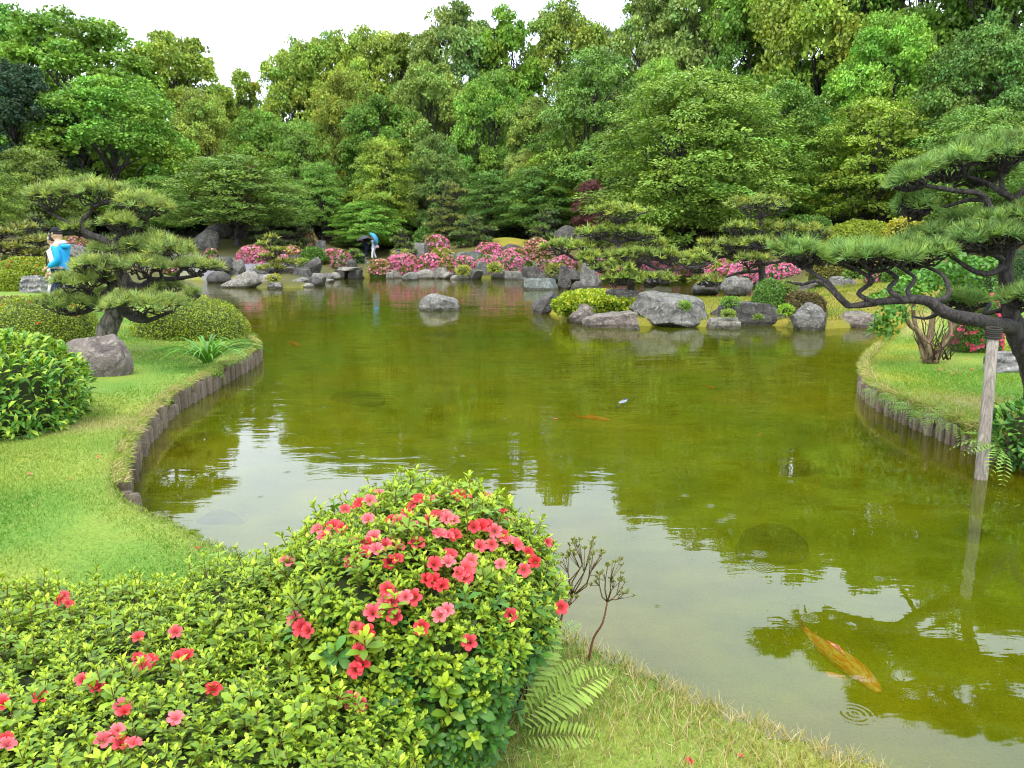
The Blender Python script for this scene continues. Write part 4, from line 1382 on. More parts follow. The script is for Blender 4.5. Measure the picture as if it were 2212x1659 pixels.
pine('trained_pine', 'big dark cloud-pruned pine at the right edge leaning on a post', rb,
     [([rb, zr(2290, 1640, .1), zr(2220, 1450), zr(2150, 1310), zr(2118, 1180), zr(2095, 1020), zr(2092, 880), zr(2140, 760), zr(2190, 660), zr(2200, 560), zr(2150, 480), zr(2050, 420)],
       [.13, .115, .105, .09, .066, .06, .055, .05, .045, .04, .032, .025])],
     [([zr(2160, 1310), zr(2030, 1290, -.25), zr(1900, 1262, -.5), zr(1760, 1235, -.6), zr(1660, 1190, -.6), zr(1590, 1140, -.6), zr(1470, 1128, -.55), zr(1300, 1140, -.5), zr(1170, 1160, -.45), zr(1060, 1172, -.4)],
       [.095, .085, .078, .072, .066, .06, .048, .042, .038, .03]),
      ([zr(1070, 1172, -.4), zr(1005, 1110, -.4), zr(940, 1030, -.3), zr(840, 960, -.2), zr(740, 900, -.1), zr(650, 870, -.1)], [.035, .032, .028, .024, .018, .01]),
      ([zr(1240, 1148, -.5), zr(1130, 1090, -.4), zr(1210, 1010, -.3), zr(1120, 930, -.2), zr(1020, 890, -.1)], [.03, .028, .024, .02, .012]),
      ([zr(1420, 1130, -.55), zr(1330, 1060, -.5), zr(1380, 990, -.4), zr(1300, 930, -.3), zr(1230, 880, -.2)], [.032, .028, .024, .02, .012]),
      ([zr(1600, 1140, -.6), zr(1700, 1120, -.6), zr(1720, 1050, -.55), zr(1670, 960, -.4), zr(1560, 910, -.2), zr(1480, 880, -.1)], [.036, .03, .026, .022, .018, .012]),
      ([zr(1500, 1130, -.55), zr(1450, 1070, -.5), zr(1500, 990, -.4), zr(1420, 930, -.3), zr(1400, 880, -.2)], [.03, .026, .022, .018, .012]),
      ([zr(1060, 1172, -.4), zr(1020, 1140, -.4), zr(880, 1010, -.3), zr(760, 1030, -.2), zr(660, 1010, -.15)], [.028, .026, .022, .018, .01]),
      ([zr(2092, 900), zr(1980, 960, -.1), zr(1860, 930, -.1), zr(1740, 850, 0), zr(1620, 790, .1)], [.045, .035, .028, .022, .014]),
      ([zr(2092, 880), zr(2000, 830, -.1), zr(1900, 800, -.15), zr(1830, 760, -.1)], [.04, .03, .024, .015]),
      ([zr(2190, 640), zr(2060, 660, .1), zr(1940, 640, .2), zr(1840, 660, .2)], [.04, .03, .024, .015]),
      ([zr(2190, 580), zr(2080, 560), zr(1990, 530), zr(1960, 470), zr(1900, 430), zr(1780, 420), zr(1600, 390), zr(1450, 370)], [.05, .045, .042, .038, .034, .03, .024, .014]),
      ([zr(1960, 480), zr(1840, 480, .1), zr(1700, 520, .15), zr(1560, 530, .2)], [.03, .024, .018, .012]),
      ([zr(2050, 420), zr(1960, 360, .1), zr(1860, 330, .1), zr(1760, 290, .1)], [.03, .028, .022, .014]),
      ([zr(2150, 480), zr(2230, 400), zr(2340, 300), zr(2500, 200)], [.04, .035, .03, .02]),
      ([zr(2080, 430), zr(2060, 330, .1), zr(2100, 230, .1)], [.03, .026, .016]),
      ([zr(2190, 600), zr(2330, 600), zr(2480, 590), zr(2600, 580)], [.045, .04, .03, .018]),
      ([zr(2110, 1150), zr(2160, 1150, -.2), zr(2260, 1140, -.3)], [.04, .03, .015]),
      ([zr(2240, 1480), zr(2400, 1200), zr(2520, 1000), zr(2640, 920)], [.06, .05, .035, .02]),
      ([zr(1680, 1200, -.5), zr(1580, 1250, -.3), zr(1480, 1240, -.2)], [.03, .02, .01])],
     rp_pads, TUFT_NEAR, .10, 1050, (.21, .35, .10), M['pinebark'], .0062, 9, None, 11, 9, .74)

mb = zm(1440, 700)
mb[2] = Hz(mb[0], mb[1]) - .1
pine('trained_pine', 'cloud-pruned pine with flat tiers in the middle of the promontory', mb,
     [([mb, zm(1450, 640), zm(1480, 590), zm(1420, 520), zm(1370, 440), zm(1335, 350), zm(1340, 250), zm(1350, 190)], [.12, .11, .1, .09, .075, .06, .045, .03])],
     [([zm(1420, 530), zm(1250, 520), zm(1060, 500), zm(960, 450), zm(880, 415)], [.06, .05, .045, .035, .02]),
      ([zm(1480, 590), zm(1520, 520), zm(1620, 560), zm(1760, 580), zm(1850, 560)], [.06, .05, .04, .03, .02]),
      ([zm(1350, 380), zm(1250, 350), zm(1130, 320)], [.045, .03, .02]), ([zm(1350, 380), zm(1480, 350), zm(1620, 340)], [.045, .03, .02]),
      ([zm(1460, 600), zm(1350, 620, -.3), zm(1280, 590, -.3)], [.05, .03, .02]), ([zm(1460, 630), zm(1560, 680, -.3), zm(1720, 650, -.3)], [.05, .035, .02])],
     padset(zm, [(1140, 1560, 110, 215, 0, 0), (1035, 1360, 270, 350, .2, .05), (1300, 1660, 270, 355, -.1, -.03), (790, 1100, 370, 450, 0, .05), (1030, 1310, 370, 450, .4, 0), (1500, 1710, 350, 430, .5, 0),
                 (1290, 1640, 430, 520, -.4, 0), (1560, 1890, 435, 520, .1, -.06), (1050, 1340, 450, 545, -.3, 0), (1170, 1480, 530, 610, -.5, 0), (1220, 1520, 600, 690, -.6, 0), (1450, 1790, 610, 690, -.5, .04),
                 (1850, 2050, 470, 560, .6, 0)], .00393), TUFT_MID, .2, 75, (.27, .37, .075), M['pinebark'], .012, 21, 'pines on the promontory')

sb = zs(505, 1040)
sb[2] = Hz(sb[0], sb[1]) - .1
pine('trained_pine', 'second cloud-pruned pine behind the round ball bush', sb,
     [([sb, zs(500, 950), zs(475, 860), zs(470, 760), zs(490, 650), zs(485, 560)], [.13, .11, .1, .08, .06, .04])],
     [([zs(475, 860), zs(330, 850), zs(200, 840)], [.06, .04, .02]), ([zs(470, 780), zs(300, 780), zs(140, 770)], [.06, .04, .02]), ([zs(475, 780), zs(620, 790), zs(760, 740)], [.06, .045, .02]),
      ([zs(495, 940), zs(330, 960), zs(170, 1020)], [.06, .04, .02]), ([zs(490, 900), zs(620, 880), zs(720, 840)], [.05, .04, .02])],
     padset(zs, [(280, 690, 465, 575, 0, 0), (250, 480, 630, 700, -.2, 0), (440, 760, 620, 720, .2, -.05), (700, 965, 655, 740, .3, -.05), (90, 400, 740, 810, 0, .05), (330, 620, 730, 800, -.5, 0),
                 (50, 280, 795, 860, -.2, 0), (560, 800, 800, 870, 0, 0), (300, 560, 840, 900, -.6, 0), (50, 250, 985, 1040, -.2, 0), (-60, 180, 850, 930, .3, 0)], .00485), TUFT_MID, .21, 60, (.27, .35, .08), M['pinebark'], .013, 22,
     'pines on the promontory')

# pines of the far bank: (u, v base, distance, height px, width px, tiers, lean, label)
FARP = [(600, 594, 41.5, 86, 80, 6, -.25, 'little leaning pine on the far spit', (.21, .24, .05)),
        (962, 520, 56, 125, 90, 9, .1, 'tall many-tiered pine behind the light green dome shrub', (.14, .17, .05)),
        (1020, 542, 53, 75, 96, 6, .1, 'spreading low pine left of the mossy mound', (.10, .15, .05)),
        (1187, 530, 54, 78, 62, 6, 0, 'dark tiered pine above the pointed dark boulder', (.08, .13, .05)),
        (1166, 528, 52, 40, 62, 4, 0, 'low bushy pine right of the mossy mound', (.11, .16, .05)),
        (870, 545, 55, 46, 52, 4, 0, 'small pine right of the umbrellas', (.12, .16, .05)),
        (882, 568, 49, 42, 34, 3, .2, 'tiny pine with bent trunk above the long pink hedge', (.12, .18, .05)),
        (583, 545, 52, 62, 80, 6, 0, 'low dark pine right of the spreading maple', (.10, .15, .05)),
        (646, 540, 54, 56, 66, 5, 0, 'low dark pine left of the salmon azalea', (.10, .14, .05)),
        (40, 566, 30, 82, 150, 8, .1, 'broad low pine at the left edge behind the two walkers', (.16, .18, .05)),
        (85, 535, 40, 70, 60, 6, 0, 'slender tiered pine above the broad low one', (.11, .15, .06)),
        (350, 560, 46, 50, 110, 5, 0, 'low spreading pine behind the left pine', (.17, .19, .04)),
        (765, 566, 49, 26, 36, 3, 0, 'knee-high pine beside the path with umbrellas', (.11, .17, .05)),
        (1540, 520, 44, 96, 110, 7, -.1, 'dark pine in front of the large maple', (.06, .10, .045))]
for i, (u, v, d, hp, wp, nt, lean, lab, colr) in enumerate(FARP):
    r = np.random.default_rng(50 + i)
    b0 = D(u, v, d)
    b0[2] = min(b0[2], Hz(b0[0], b0[1]))
    h, w = D(u, v - hp, d)[2] - b0[2], wp * d / F
    tp = b0 + np.array((lean * h * .6, 0, h * .92))
    q = zigzag(b0, tp, 6, .05, r)
    pads, limbs = [], []
    for k in range(nt):
        f = (k + .6) / nt
        ww = w * (.34 if k < nt - 1 else .28) * (1.15 - .45 * f) * r.uniform(.8, 1.15)
        off = 0 if k == nt - 1 else (1 if k % 2 else -1) * r.uniform(.3, .6) * (w / 2 - ww * .4)
        tr_ = b0 * (1 - f) + tp * f
        c = tr_ + np.array((off, r.uniform(-.3, .3) * w * .5, h * .06))
        pads.append((c, ww, ww * .8, h * .42 / nt + .05, 0))
        limbs.append(([tr_ - np.array((0, 0, .05 * h)), c - np.array((0, 0, h * .1))], [.03 + .008 * h, .02]))
    pine('garden_pine', lab, b0, [(q, [.05 + .02 * h, .03 + .008 * h])], limbs, pads, TUFT_FAR, .26, 34 if d > 35 else 40, tuple(1.6 * a for a in colr), M['pinebark'], .014, 60 + i,
         'pruned pines of the far bank', 4, 5)

# ------------------------------------------------------------------ trees of the wood
def clump_leaves(g, C, R, n, ls, rs, base_var, flat_=0.75, down=-.35, T=leafq, droop=.12):
    """leaf clumps: C centres, R radii, n leaves each, on the shell of a flattened ball"""
    m = len(C)
    dirs = rvec(m * n).reshape(m, n, 3)
    dirs[..., 2] = np.where(dirs[..., 2] < down, -dirs[..., 2], dirs[..., 2])
    rad = R[:, None] * rs.uniform(.62, 1.05, (m, n))
    P = C[:, None] + dirs * rad[..., None] * np.array((1, 1, flat_))
    cv = base_var[:, None, :] * rs.uniform(.72, 1.28, (m, n))[..., None]
    P, dirs, cv = P.reshape(-1, 3), dirs.reshape(-1, 3), cv.reshape(-1, 3)
    k = len(P)
    nrm = unit(dirs * .8 + np.array((0, 0, .5)) + .95 * rvec(k))
    ax = unit(dirs * .5 + rvec(k) - np.array((0, 0, droop)))
    g.scatter(T, P, ax, nrm, ls * rs.uniform(.7, 1.3, k), cv)


def hue_var(m, rs, amt=.22):
    b = rs.normal(1, amt, m)[:, None] * np.ones((m, 3))
    yl = rs.normal(0, .07, m)
    b[:, 0] *= 1 + yl
    b[:, 2] *= 1 - yl * .6
    return np.clip(b, .4, 1.8)


def tree_proto(kind, seed):
    """returns (trunk mesh, crown mesh) of a tree 1 high and 2*r0 wide, r0"""
    rs = np.random.default_rng(seed)
    Hn = 18.0
    g, tg = Geo(), Geo()
    if kind == 'round':
        R0, z0, nl, ncl, nlv, ls = 6.0, .2, 34, 14, 92, .29
    elif kind == 'tall':
        R0, z0, nl, ncl, nlv, ls = 4.2, .22, 30, 12, 84, .28
    elif kind == 'full':
        R0, z0, nl, ncl, nlv, ls = 6.8, .04, 40, 14, 92, .29
    else:
        R0, z0, nl, ncl, nlv, ls = 7.5, .25, 0, 0, 0, .28
    tr = np.array([(0, 0, -.6), (rs.normal(0, .1), rs.normal(0, .1), Hn * .2), (rs.normal(0, .3), rs.normal(0, .3), Hn * .45), (rs.normal(0, .5), rs.normal(0, .5), Hn * .85)])
    q = catmull(tr, 4)
    tg.tube(q, np.linspace(.33, .07, len(q)), 9, rough=.06)
    if nl:
        zc = Hn * (z0 + 1) / 2
        hz_ = Hn * (1 - z0) / 2
        dirs = rvec(nl * 12)
        dirs = dirs[dirs[:, 2] > -.75]
        pick = [dirs[0]]
        for dv in dirs[1:]:
            if min(np.linalg.norm(dv - p_) for p_ in pick) > .46 and len(pick) < nl:
                pick.append(dv)
        lob = np.array(pick)
        rl = rs.uniform(.24, .38, len(lob)) * R0
        lc = np.array((0, 0, zc)) + lob * np.stack([R0 - rl * .9, R0 - rl * .9, hz_ - rl * .75], 1)
        lhue = hue_var(len(lob), rs, .13)
        for j in range(len(lob)):
            dv = rvec(ncl * 3)
            sc_ = dv @ unit(lob[j] + np.array((0, 0, .5))) + rs.normal(0, .25, len(dv))
            dv = dv[np.argsort(-sc_)[:ncl]]
            C = lc[j] + dv * rl[j] * rs.uniform(.75, 1.05, ncl)[:, None]
            keep = np.ones(ncl, bool)
            for k in range(len(lob)):
                if k != j:
                    keep &= np.linalg.norm(C - lc[k], axis=1) > rl[k] * .7
            C = C[keep]
            if len(C) == 0:
                continue
            clump_leaves(g, C, rl[j] * rs.uniform(.30, .50, len(C)), nlv, ls, rs, lhue[j] * hue_var(len(C), rs, .12))
            clump_leaves(g, lc[j:j + 1] * np.array((.9, .9, 1)), rl[j:j + 1] * .55, 90, .6, rs, lhue[j:j + 1])
            a = q[min(len(q) - 1, int(len(q) * np.clip((lc[j][2] / Hn - .12), .2, .9)))]
            zz = zigzag(a, lc[j], 5, .06, rs)
            zz[1:-1, 2] -= .06 * np.linalg.norm(lc[j] - a)
            tg.tube(zz, np.linspace(.13, .04, 5), 5)
            for _ in range(3):
                e = lc[j] + rvec(1)[0] * rl[j] * .8
                tg.tube(zigzag(zz[3], e, 4, .08, rs), np.linspace(.05, .02, 4), 4)
    else:
        # maple: tiers of level sprays
        n_s = 230 if kind == 'maple' else 420
        ns = 0
        while ns < n_s:
            f = rs.uniform(z0 if kind == 'maple' else .1, 1.0)
            prof = math.sqrt(max(0.0, 1 - ((f - .38) / .64) ** 2)) if f > .38 else (.72 + .28 * f / .38)
            rr = R0 * prof * (rs.uniform(.05, 1.0) ** .34)
            an = rs.uniform(0, 2 * math.pi)
            out_ = np.array((math.cos(an), math.sin(an), 0))
            c = out_ * rr + np.array((0, 0, Hn * f))
            sr = rs.uniform(.9, 1.9) * (.75 + .4 * (1 - f))
            m = int(135 * (sr / 1.4) ** 2)
            hv = hue_var(1, rs, .2)[0]
            r2 = np.sqrt(rs.uniform(0, 1, m)) * sr
            a2 = rs.uniform(0, 2 * math.pi, m)
            loc = np.stack([r2 * np.cos(a2), r2 * np.sin(a2) * .8, np.zeros(m)], 1)
            e1 = out_
            e2 = np.array((-out_[1], out_[0], 0))
            P = c + loc[:, :1] * e1 + loc[:, 1:2] * e2
            P[:, 2] += -.14 * r2 ** 2 / sr - .3 * loc[:, 0] * (.25 + .75 * rr / R0) + loc[:, 1] * rs.normal(0, .2) + rs.normal(0, .17, m)
            P[:, 2] += .16 * np.sin(loc[:, 0] * 5 + rs.uniform(0, 6)) * np.cos(loc[:, 1] * 5)
            nrm = unit(np.array((0, 0, 1.0)) + .35 * out_ + .65 * rvec(m))
            ax = unit(loc[:, :1] * e1 + loc[:, 1:2] * e2 + .5 * out_ + .6 * rvec(m) - np.array((0, 0, .35)))
            g.scatter(leafn if ns % 2 else leafq, P, ax, nrm, ls * rs.uniform(.7, 1.25, m), hv * rs.uniform(.75, 1.25, m)[:, None])
            if ns % 3 == 0:
                clump_leaves(g, np.array([c * np.array((.6, .6, .95))]), np.array([1.3]), 26, .6, rs, hv[None])
            if ns % 4 == 0:
                a = q[min(len(q) - 1, int(len(q) * np.clip(f * .75, .1, .9)))]
                zz = zigzag(a, c - np.array((0, 0, .15)), 6, .05, rs)
                tg.tube(zz, np.linspace(.10, .02, 6), 5)
            ns += 1
    for gg in (g, tg):
        gg.V = [v / Hn for v in gg.V]
    return tg.mesh('trunk', True), g.mesh('crown'), R0 / Hn


PROTO = {}
for k, nvar in (('round', 3), ('tall', 2), ('full', 2), ('maple', 2), ('bigmaple', 1)):
    PROTO[k] = [tree_proto(k, 31 * j + len(k)) for j in range(nvar)]


def tree(name, label, u, d, vtop, wpx, kind, var, col, rz, group, vbase=None):
    nm_ = name == 'broadleaf_tree'
    tm, cm, r0 = PROTO[kind][var % len(PROTO[kind])]
    top = D(u, vtop, d)
    zb = Hz(top[0], d) if vbase is None else D(u, vbase, d)[2]
    h = (top[2] - zb) / .985
    w = wpx * d / F
    t = thing(name, label, 'tree', (top[0], d, zb), rz, group)
    sx = max(w / (2 * r0), .7 * h) if nm_ else w / (2 * r0)
    t.scale = (sx, sx, h)
    a = link('trunk', tm, M['bark'], t)
    c = link('crown', cm, M['leaf'], t, 'stuff')
    c.color = (*[a * k_ for a, k_ in zip(.68 * np.array(col) + (.32 * np.array((.13, .21, .04)) if max(col) > .1 and col[0] < col[1] else .32 * np.array(col)), (1.40, 1.38, 1.08))], 1)
    return t


YO, OLV, GRN, BRT, GGR, DRK, MPL, MPY, MPD = ((.235, .30, .05), (.17, .22, .05), (.10, .20, .03), (.15, .27, .03), (.15, .20, .07), (.032, .06, .035), (.12, .22, .04), (.23, .27, .035), (.055, .125, .035))
WOOD = [
    # back row, left to right
    (10, 84, 42, 250, 'round', 0, GRN, 'broadleaf_tree', 'tall green tree in the top left corner of the wood'),
    (150, 74, 55, 330, 'round', 1, (.13, .25, .04), 'broadleaf_tree', 'tall bright green dome tree in the left part of the wood'),
    (372, 84, 86, 215, 'round', 2, YO, 'broadleaf_tree', 'yellow-green tree left of the gap in the treeline'),
    (515, 92, 168, 112, 'tall', 0, YO, 'broadleaf_tree', 'small pale tree in the gap of the treeline'),
    (645, 86, 110, 160, 'round', 3, YO, 'broadleaf_tree', 'yellow-green tree right of the gap in the treeline'),
    (722, 88, 96, 150, 'round', 0, YO, 'broadleaf_tree', 'yellowest tree of the treeline, next but one right of the gap'),
    (800, 84, 86, 150, 'round', 1, (.22, .28, .05), 'broadleaf_tree', 'yellowish tree with rounded top above the middle of the pond'),
    (875, 82, 94, 130, 'tall', 1, OLV, 'broadleaf_tree', 'olive tree left of the grey-green twin-topped one'),
    (985, 78, 33, 165, 'round', 2, GGR, 'broadleaf_tree', 'tall grey-green tree in the centre of the treeline'),
    (1095, 76, 38, 90, 'tall', 0, BRT, 'broadleaf_tree', 'slim bright green tree right of the tall grey-green one'),
    (1222, 80, 34, 180, 'round', 3, (.21, .26, .05), 'broadleaf_tree', 'olive-yellow tree left of the grey building'),
    (1420, 76, -15, 210, 'round', 1, GGR, 'broadleaf_tree', 'tall grey-green tree right of the grey building'),
    (1560, 70, -70, 240, 'round', 0, GGR, 'broadleaf_tree', 'grey-green tree rising out of the picture above the big maple'),
    (1690, 66, -110, 220, 'full', 1, GRN, 'broadleaf_tree', 'tall green tree reaching out of the picture right of centre'),
    (1800, 60, -150, 230, 'full', 0, (.19, .26, .04), 'broadleaf_tree', 'tall yellow-green tree with draping foliage at the upper right'),
    (2010, 58, -190, 280, 'round', 2, GRN, 'broadleaf_tree', 'tallest dark-trunked tree at the upper right'),
    (2200, 52, -230, 300, 'full', 1, (.10, .18, .045), 'broadleaf_tree', 'tall glossy tree in the upper right corner'),
    (2420, 48, -260, 380, 'full', 0, GRN, 'broadleaf_tree', 'tree beyond the right edge of the picture'),
    (-190, 80, 20, 330, 'round', 3, GRN, 'broadleaf_tree', 'tree beyond the left edge of the picture'),
    # middle row
    (232, 62, 183, 300, 'full', 0, (.12, .235, .035), 'broadleaf_tree', 'large green dome-shaped tree in front of the tall bright one on the left'),
    (20, 60, 155, 230, 'round', 3, DRK, 'broadleaf_tree', 'very dark evergreen tree at the left edge'),
    (430, 74, 215, 150, 'full', 1, (.20, .235, .05), 'broadleaf_tree', 'yellow-green tree below the gap in the treeline'),
    (560, 70, 250, 170, 'full', 0, (.13, .22, .035), 'broadleaf_tree', 'middle-height green tree right of the large dome-shaped one'),
    (650, 66, 262, 150, 'maple', 0, MPL, 'maple_tree', 'green maple above the spreading maple'),
    (745, 74, 178, 170, 'full', 1, (.23, .26, .045), 'broadleaf_tree', 'yellow-green tree of the second row left of centre'),
    (820, 68, 215, 160, 'round', 2, (.10, .20, .035), 'broadleaf_tree', 'green tree of the second row above the little red maple'),
    (925, 70, 150, 170, 'full', 0, (.15, .19, .05), 'broadleaf_tree', 'olive-grey tree of the second row in the centre'),
    (1060, 66, 178, 150, 'full', 1, (.12, .235, .04), 'broadleaf_tree', 'bright green ragged tree of the second row in the centre'),
    (1150, 64, 225, 140, 'full', 0, (.16, .20, .05), 'broadleaf_tree', 'olive tree of the second row right of the ragged green one'),
    (1285, 60, 112, 270, 'maple', 1, (.10, .20, .045), 'maple_tree', 'wide tiered green tree with dark branches below the grey building'),
    (1420, 62, 130, 170, 'maple', 2, (.15, .27, .035), 'maple_tree', 'bright green tiered tree right of the wide tiered one'),
    (1925, 50, 62, 250, 'full', 1, (.13, .26, .035), 'broadleaf_tree', 'bright fresh green tree at the right above the dark hollow'),
    (2130, 44, 78, 260, 'full', 0, (.085, .16, .045), 'broadleaf_tree', 'glossy dark green tree above the nearest pine'),
    (1690, 48, 195, 230, 'full', 0, (.09, .18, .035), 'broadleaf_tree', 'dark green tree right of the large maple'),
    # maples and low trees at the edge of the wood
    (1500, 44, 168, 430, 'bigmaple', 0, (.155, .245, .045), 'maple_tree', 'large broad maple right of centre with yellowish left side'),
    (1700, 46, 300, 210, 'maple', 1, (.10, .20, .035), 'maple_tree', 'green maple touching the right side of the large one'),
    (1900, 44, 215, 290, 'maple', 2, (.17, .24, .03), 'maple_tree', 'layered yellow-green maple above the bright hedge'),
    (2120, 38, 238, 300, 'maple', 0, (.10, .19, .045), 'maple_tree', 'layered green maple behind the nearest pine'),
    (500, 52, 340, 320, 'maple', 1, (.135, .225, .05), 'maple_tree', 'spreading maple with bare forked trunk on the far left bank'),
    (70, 46, 318, 190, 'maple', 2, (.12, .165, .03), 'maple_tree', 'low yellow-green maple behind the left pine'),
    (-60, 40, 340, 180, 'maple', 0, (.15, .22, .04), 'maple_tree', 'low maple at the left edge of the picture'),
    (330, 58, 380, 150, 'maple', 2, (.07, .15, .03), 'maple_tree', 'green maple below the large dome-shaped tree'),
    (795, 61, 436, 165, 'bigmaple', 0, (.17, .33, .065), 'maple_tree', 'small rounded green maple behind the umbrellas'),
    (690, 62, 355, 130, 'maple', 1, (.10, .21, .04), 'maple_tree', 'green maple left of the little red maple'),
    (830, 62, 298, 150, 'maple', 2, (.19, .25, .035), 'maple_tree', 'yellowish maple above the little red maple'),
    (940, 62, 305, 130, 'full', 1, (.12, .18, .06), 'broadleaf_tree', 'grey-green tree behind the tall many-tiered pine'),
    (1060, 60, 370, 150, 'maple', 1, MPD, 'maple_tree', 'dark green maple above the dark hedge'),
    (1165, 58, 362, 190, 'maple', 0, (.08, .17, .04), 'maple_tree', 'dark green maple left of the purple maple'),
    (1200, 60, 304, 180, 'maple', 2, (.20, .29, .03), 'maple_tree', 'bright yellow-green maple spray in the centre right'),
    (1130, 62, 330, 80, 'full', 0, (.22, .24, .07), 'broadleaf_tree', 'pale olive tree left of the bright maple spray'),
    (1278, 54, 392, 84, 'bigmaple', 0, (.085, .032, .035), 'maple_tree', 'small purple-leaved maple at the edge of the wood'),
    (818, 67, 402, 50, 'bigmaple', 0, (.22, .035, .03), 'maple_tree', 'little red maple high behind the umbrellas'),
    (545, 56, 345, 52, 'maple', 1, (.19, .11, .07), 'maple_tree', 'small reddish-brown maple behind the spreading maple'),
    (1472, 46, 487, 46, 'full', 1, (.16, .29, .02), 'small_conifer', 'small bright green cone-shaped tree beside the upright stones'),
]
for i, (u, d, vt, wpx, kind, var, colr, nm, lab) in enumerate(WOOD):
    tree(nm, lab, u, d, vt, wpx, kind, var, colr, (i * 2.4) % 6.28, 'trees of the wood')

# shrubs added under the wood, coloured dark to stand in for its shade
for i in range(26):
    u = -60 + i * 92 + random.uniform(-25, 25)
    d = (76 - 20 * max(0, (u - 1300) / 900)) + random.uniform(-4, 4)
    tree('undergrowth_shrub', 'added undergrowth shrub, coloured dark as the shade at the foot of the wood', u, d, random.uniform(405, 455), random.uniform(130, 190), 'full', i, (.026, .048, .020), i * 1.7,
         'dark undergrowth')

# the wood that closes the view behind the trees one can tell apart
g = Geo()
rs = np.random.default_rng(77)
C = []
for k in range(2600):
    x = rs.uniform(-95, 95)
    C.append((x, 104 - .22 * max(x, 0) * 1.6 + rs.uniform(-5, 5), rs.uniform(.8, 16)))
C = np.array(C)
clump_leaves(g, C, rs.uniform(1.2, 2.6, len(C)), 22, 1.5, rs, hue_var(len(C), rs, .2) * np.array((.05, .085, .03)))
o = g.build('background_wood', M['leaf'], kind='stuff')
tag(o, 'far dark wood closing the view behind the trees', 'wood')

# grey building seen over the treetops
t = thing('building', 'grey concrete building peeping out behind the treetops right of centre', 'building', (11.8, 112, 2.5))
M['concrete'] = flat('concrete', (.42, .43, .45), .8)
M['darkglass'] = flat('dark_window', (.06, .07, .08), .2)
Geo().raw([(-2, 0, 0), (14, 0, 0), (14, 10, 0), (-2, 10, 0), (-2, 0, 27.2), (14, 0, 27.2), (14, 10, 27.2), (-2, 10, 27.2)],
          [(0, 1, 5, 4), (1, 2, 6, 5), (2, 3, 7, 6), (3, 0, 4, 7), (4, 5, 6, 7)]).build('wall', M['concrete'], t)
Geo().raw([(-2.5, -.5, 27.25), (14.5, -.5, 27.25), (14.5, 10.5, 27.25), (-2.5, 10.5, 27.25), (-2.5, -.5, 27.9), (14.5, -.5, 27.9), (14.5, 10.5, 27.9), (-2.5, 10.5, 27.9)],
          [(0, 1, 5, 4), (1, 2, 6, 5), (2, 3, 7, 6), (3, 0, 4, 7), (4, 5, 6, 7), (3, 2, 1, 0)]).build('roof', M['concrete'], t)
wme = Geo().raw([(-.9, 0, 0), (.9, 0, 0), (.9, .2, 0), (-.9, .2, 0), (-.9, 0, 1.6), (.9, 0, 1.6), (.9, .2, 1.6), (-.9, .2, 1.6)],
                [(0, 1, 5, 4), (1, 2, 6, 5), (3, 0, 4, 7), (4, 5, 6, 7), (3, 2, 1, 0)]).mesh('window')
for fl in range(3):
    for k in range(5):
        link('window', wme, M['darkglass'], t, loc=(-.2 + k * 3, -.05, 17.5 + fl * 3.2))

# ------------------------------------------------------------------ foreground azaleas
leaf4 = Tmpl([(0, 0, 0), (.225, .58, .06), (0, .55, 0), (-.225, .58, .06), (0, 1, -.1)], [(0, 1, 2), (1, 4, 2), (0, 2, 3), (2, 4, 3)])


def whorl(seed, nlow, ntop, long_=1.0, stem=.05, lowc=(.14, .245, .018), topc=(.31, .40, .022), midc=(.215, .325, .02), LT=leafd):
    """one shoot: spread darker leaves below, upright fresh leaves at the tip (metres)"""
    r = np.random.default_rng(seed)
    ps = [stalk((0, -.01, 0), (0, stem, 0), .0013, (.20, .07, .035))]
    for k in range(nlow):
        a = k * 2.4 + r.uniform(-.3, .3)
        h = stem * r.uniform(.1, .6)
        o_ = np.array((math.cos(a), r.uniform(.05, .55), math.sin(a)))
        ps.append(LT.moved((0, h, 0), o_, np.array((0, 1, 0)) + .2 * r.normal(size=3), r.uniform(.024, .036) * long_, np.array(lowc if k % 2 else midc) * r.uniform(.8, 1.25)))
    for k in range(ntop):
        a = k * 2.4 + r.uniform(-.3, .3) + 1
        o_ = np.array((math.cos(a) * .75, r.uniform(.7, 1.3), math.sin(a) * .75))
        ps.append(LT.moved((0, stem * r.uniform(.75, 1), 0), o_, np.array((math.cos(a) * -1, .8, math.sin(a) * -1)), r.uniform(.014, .024) * long_, np.array(topc if k % 3 else midc) * r.uniform(.85, 1.2)))
    return Tmpl.join(ps)


SPRIG = [whorl(s, 6, 5) for s in range(5)]
SPRIGM = [whorl(s, 6, 5, LT=leaf4) for s in range(5)]
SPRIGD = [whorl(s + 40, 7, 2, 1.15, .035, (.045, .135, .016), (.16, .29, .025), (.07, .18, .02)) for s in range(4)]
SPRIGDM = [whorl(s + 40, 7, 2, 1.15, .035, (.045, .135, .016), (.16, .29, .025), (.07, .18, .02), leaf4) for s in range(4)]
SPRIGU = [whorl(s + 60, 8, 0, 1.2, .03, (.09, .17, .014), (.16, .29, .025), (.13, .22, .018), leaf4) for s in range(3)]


def smesh(T, nm):
    return mesh_np(nm, T.v, T.loops, T.counts, T.shade)


SPM, SPDM = [smesh(s, 'leaf_sprig') for s in SPRIG], [smesh(s, 'leaf_sprig') for s in SPRIGD]


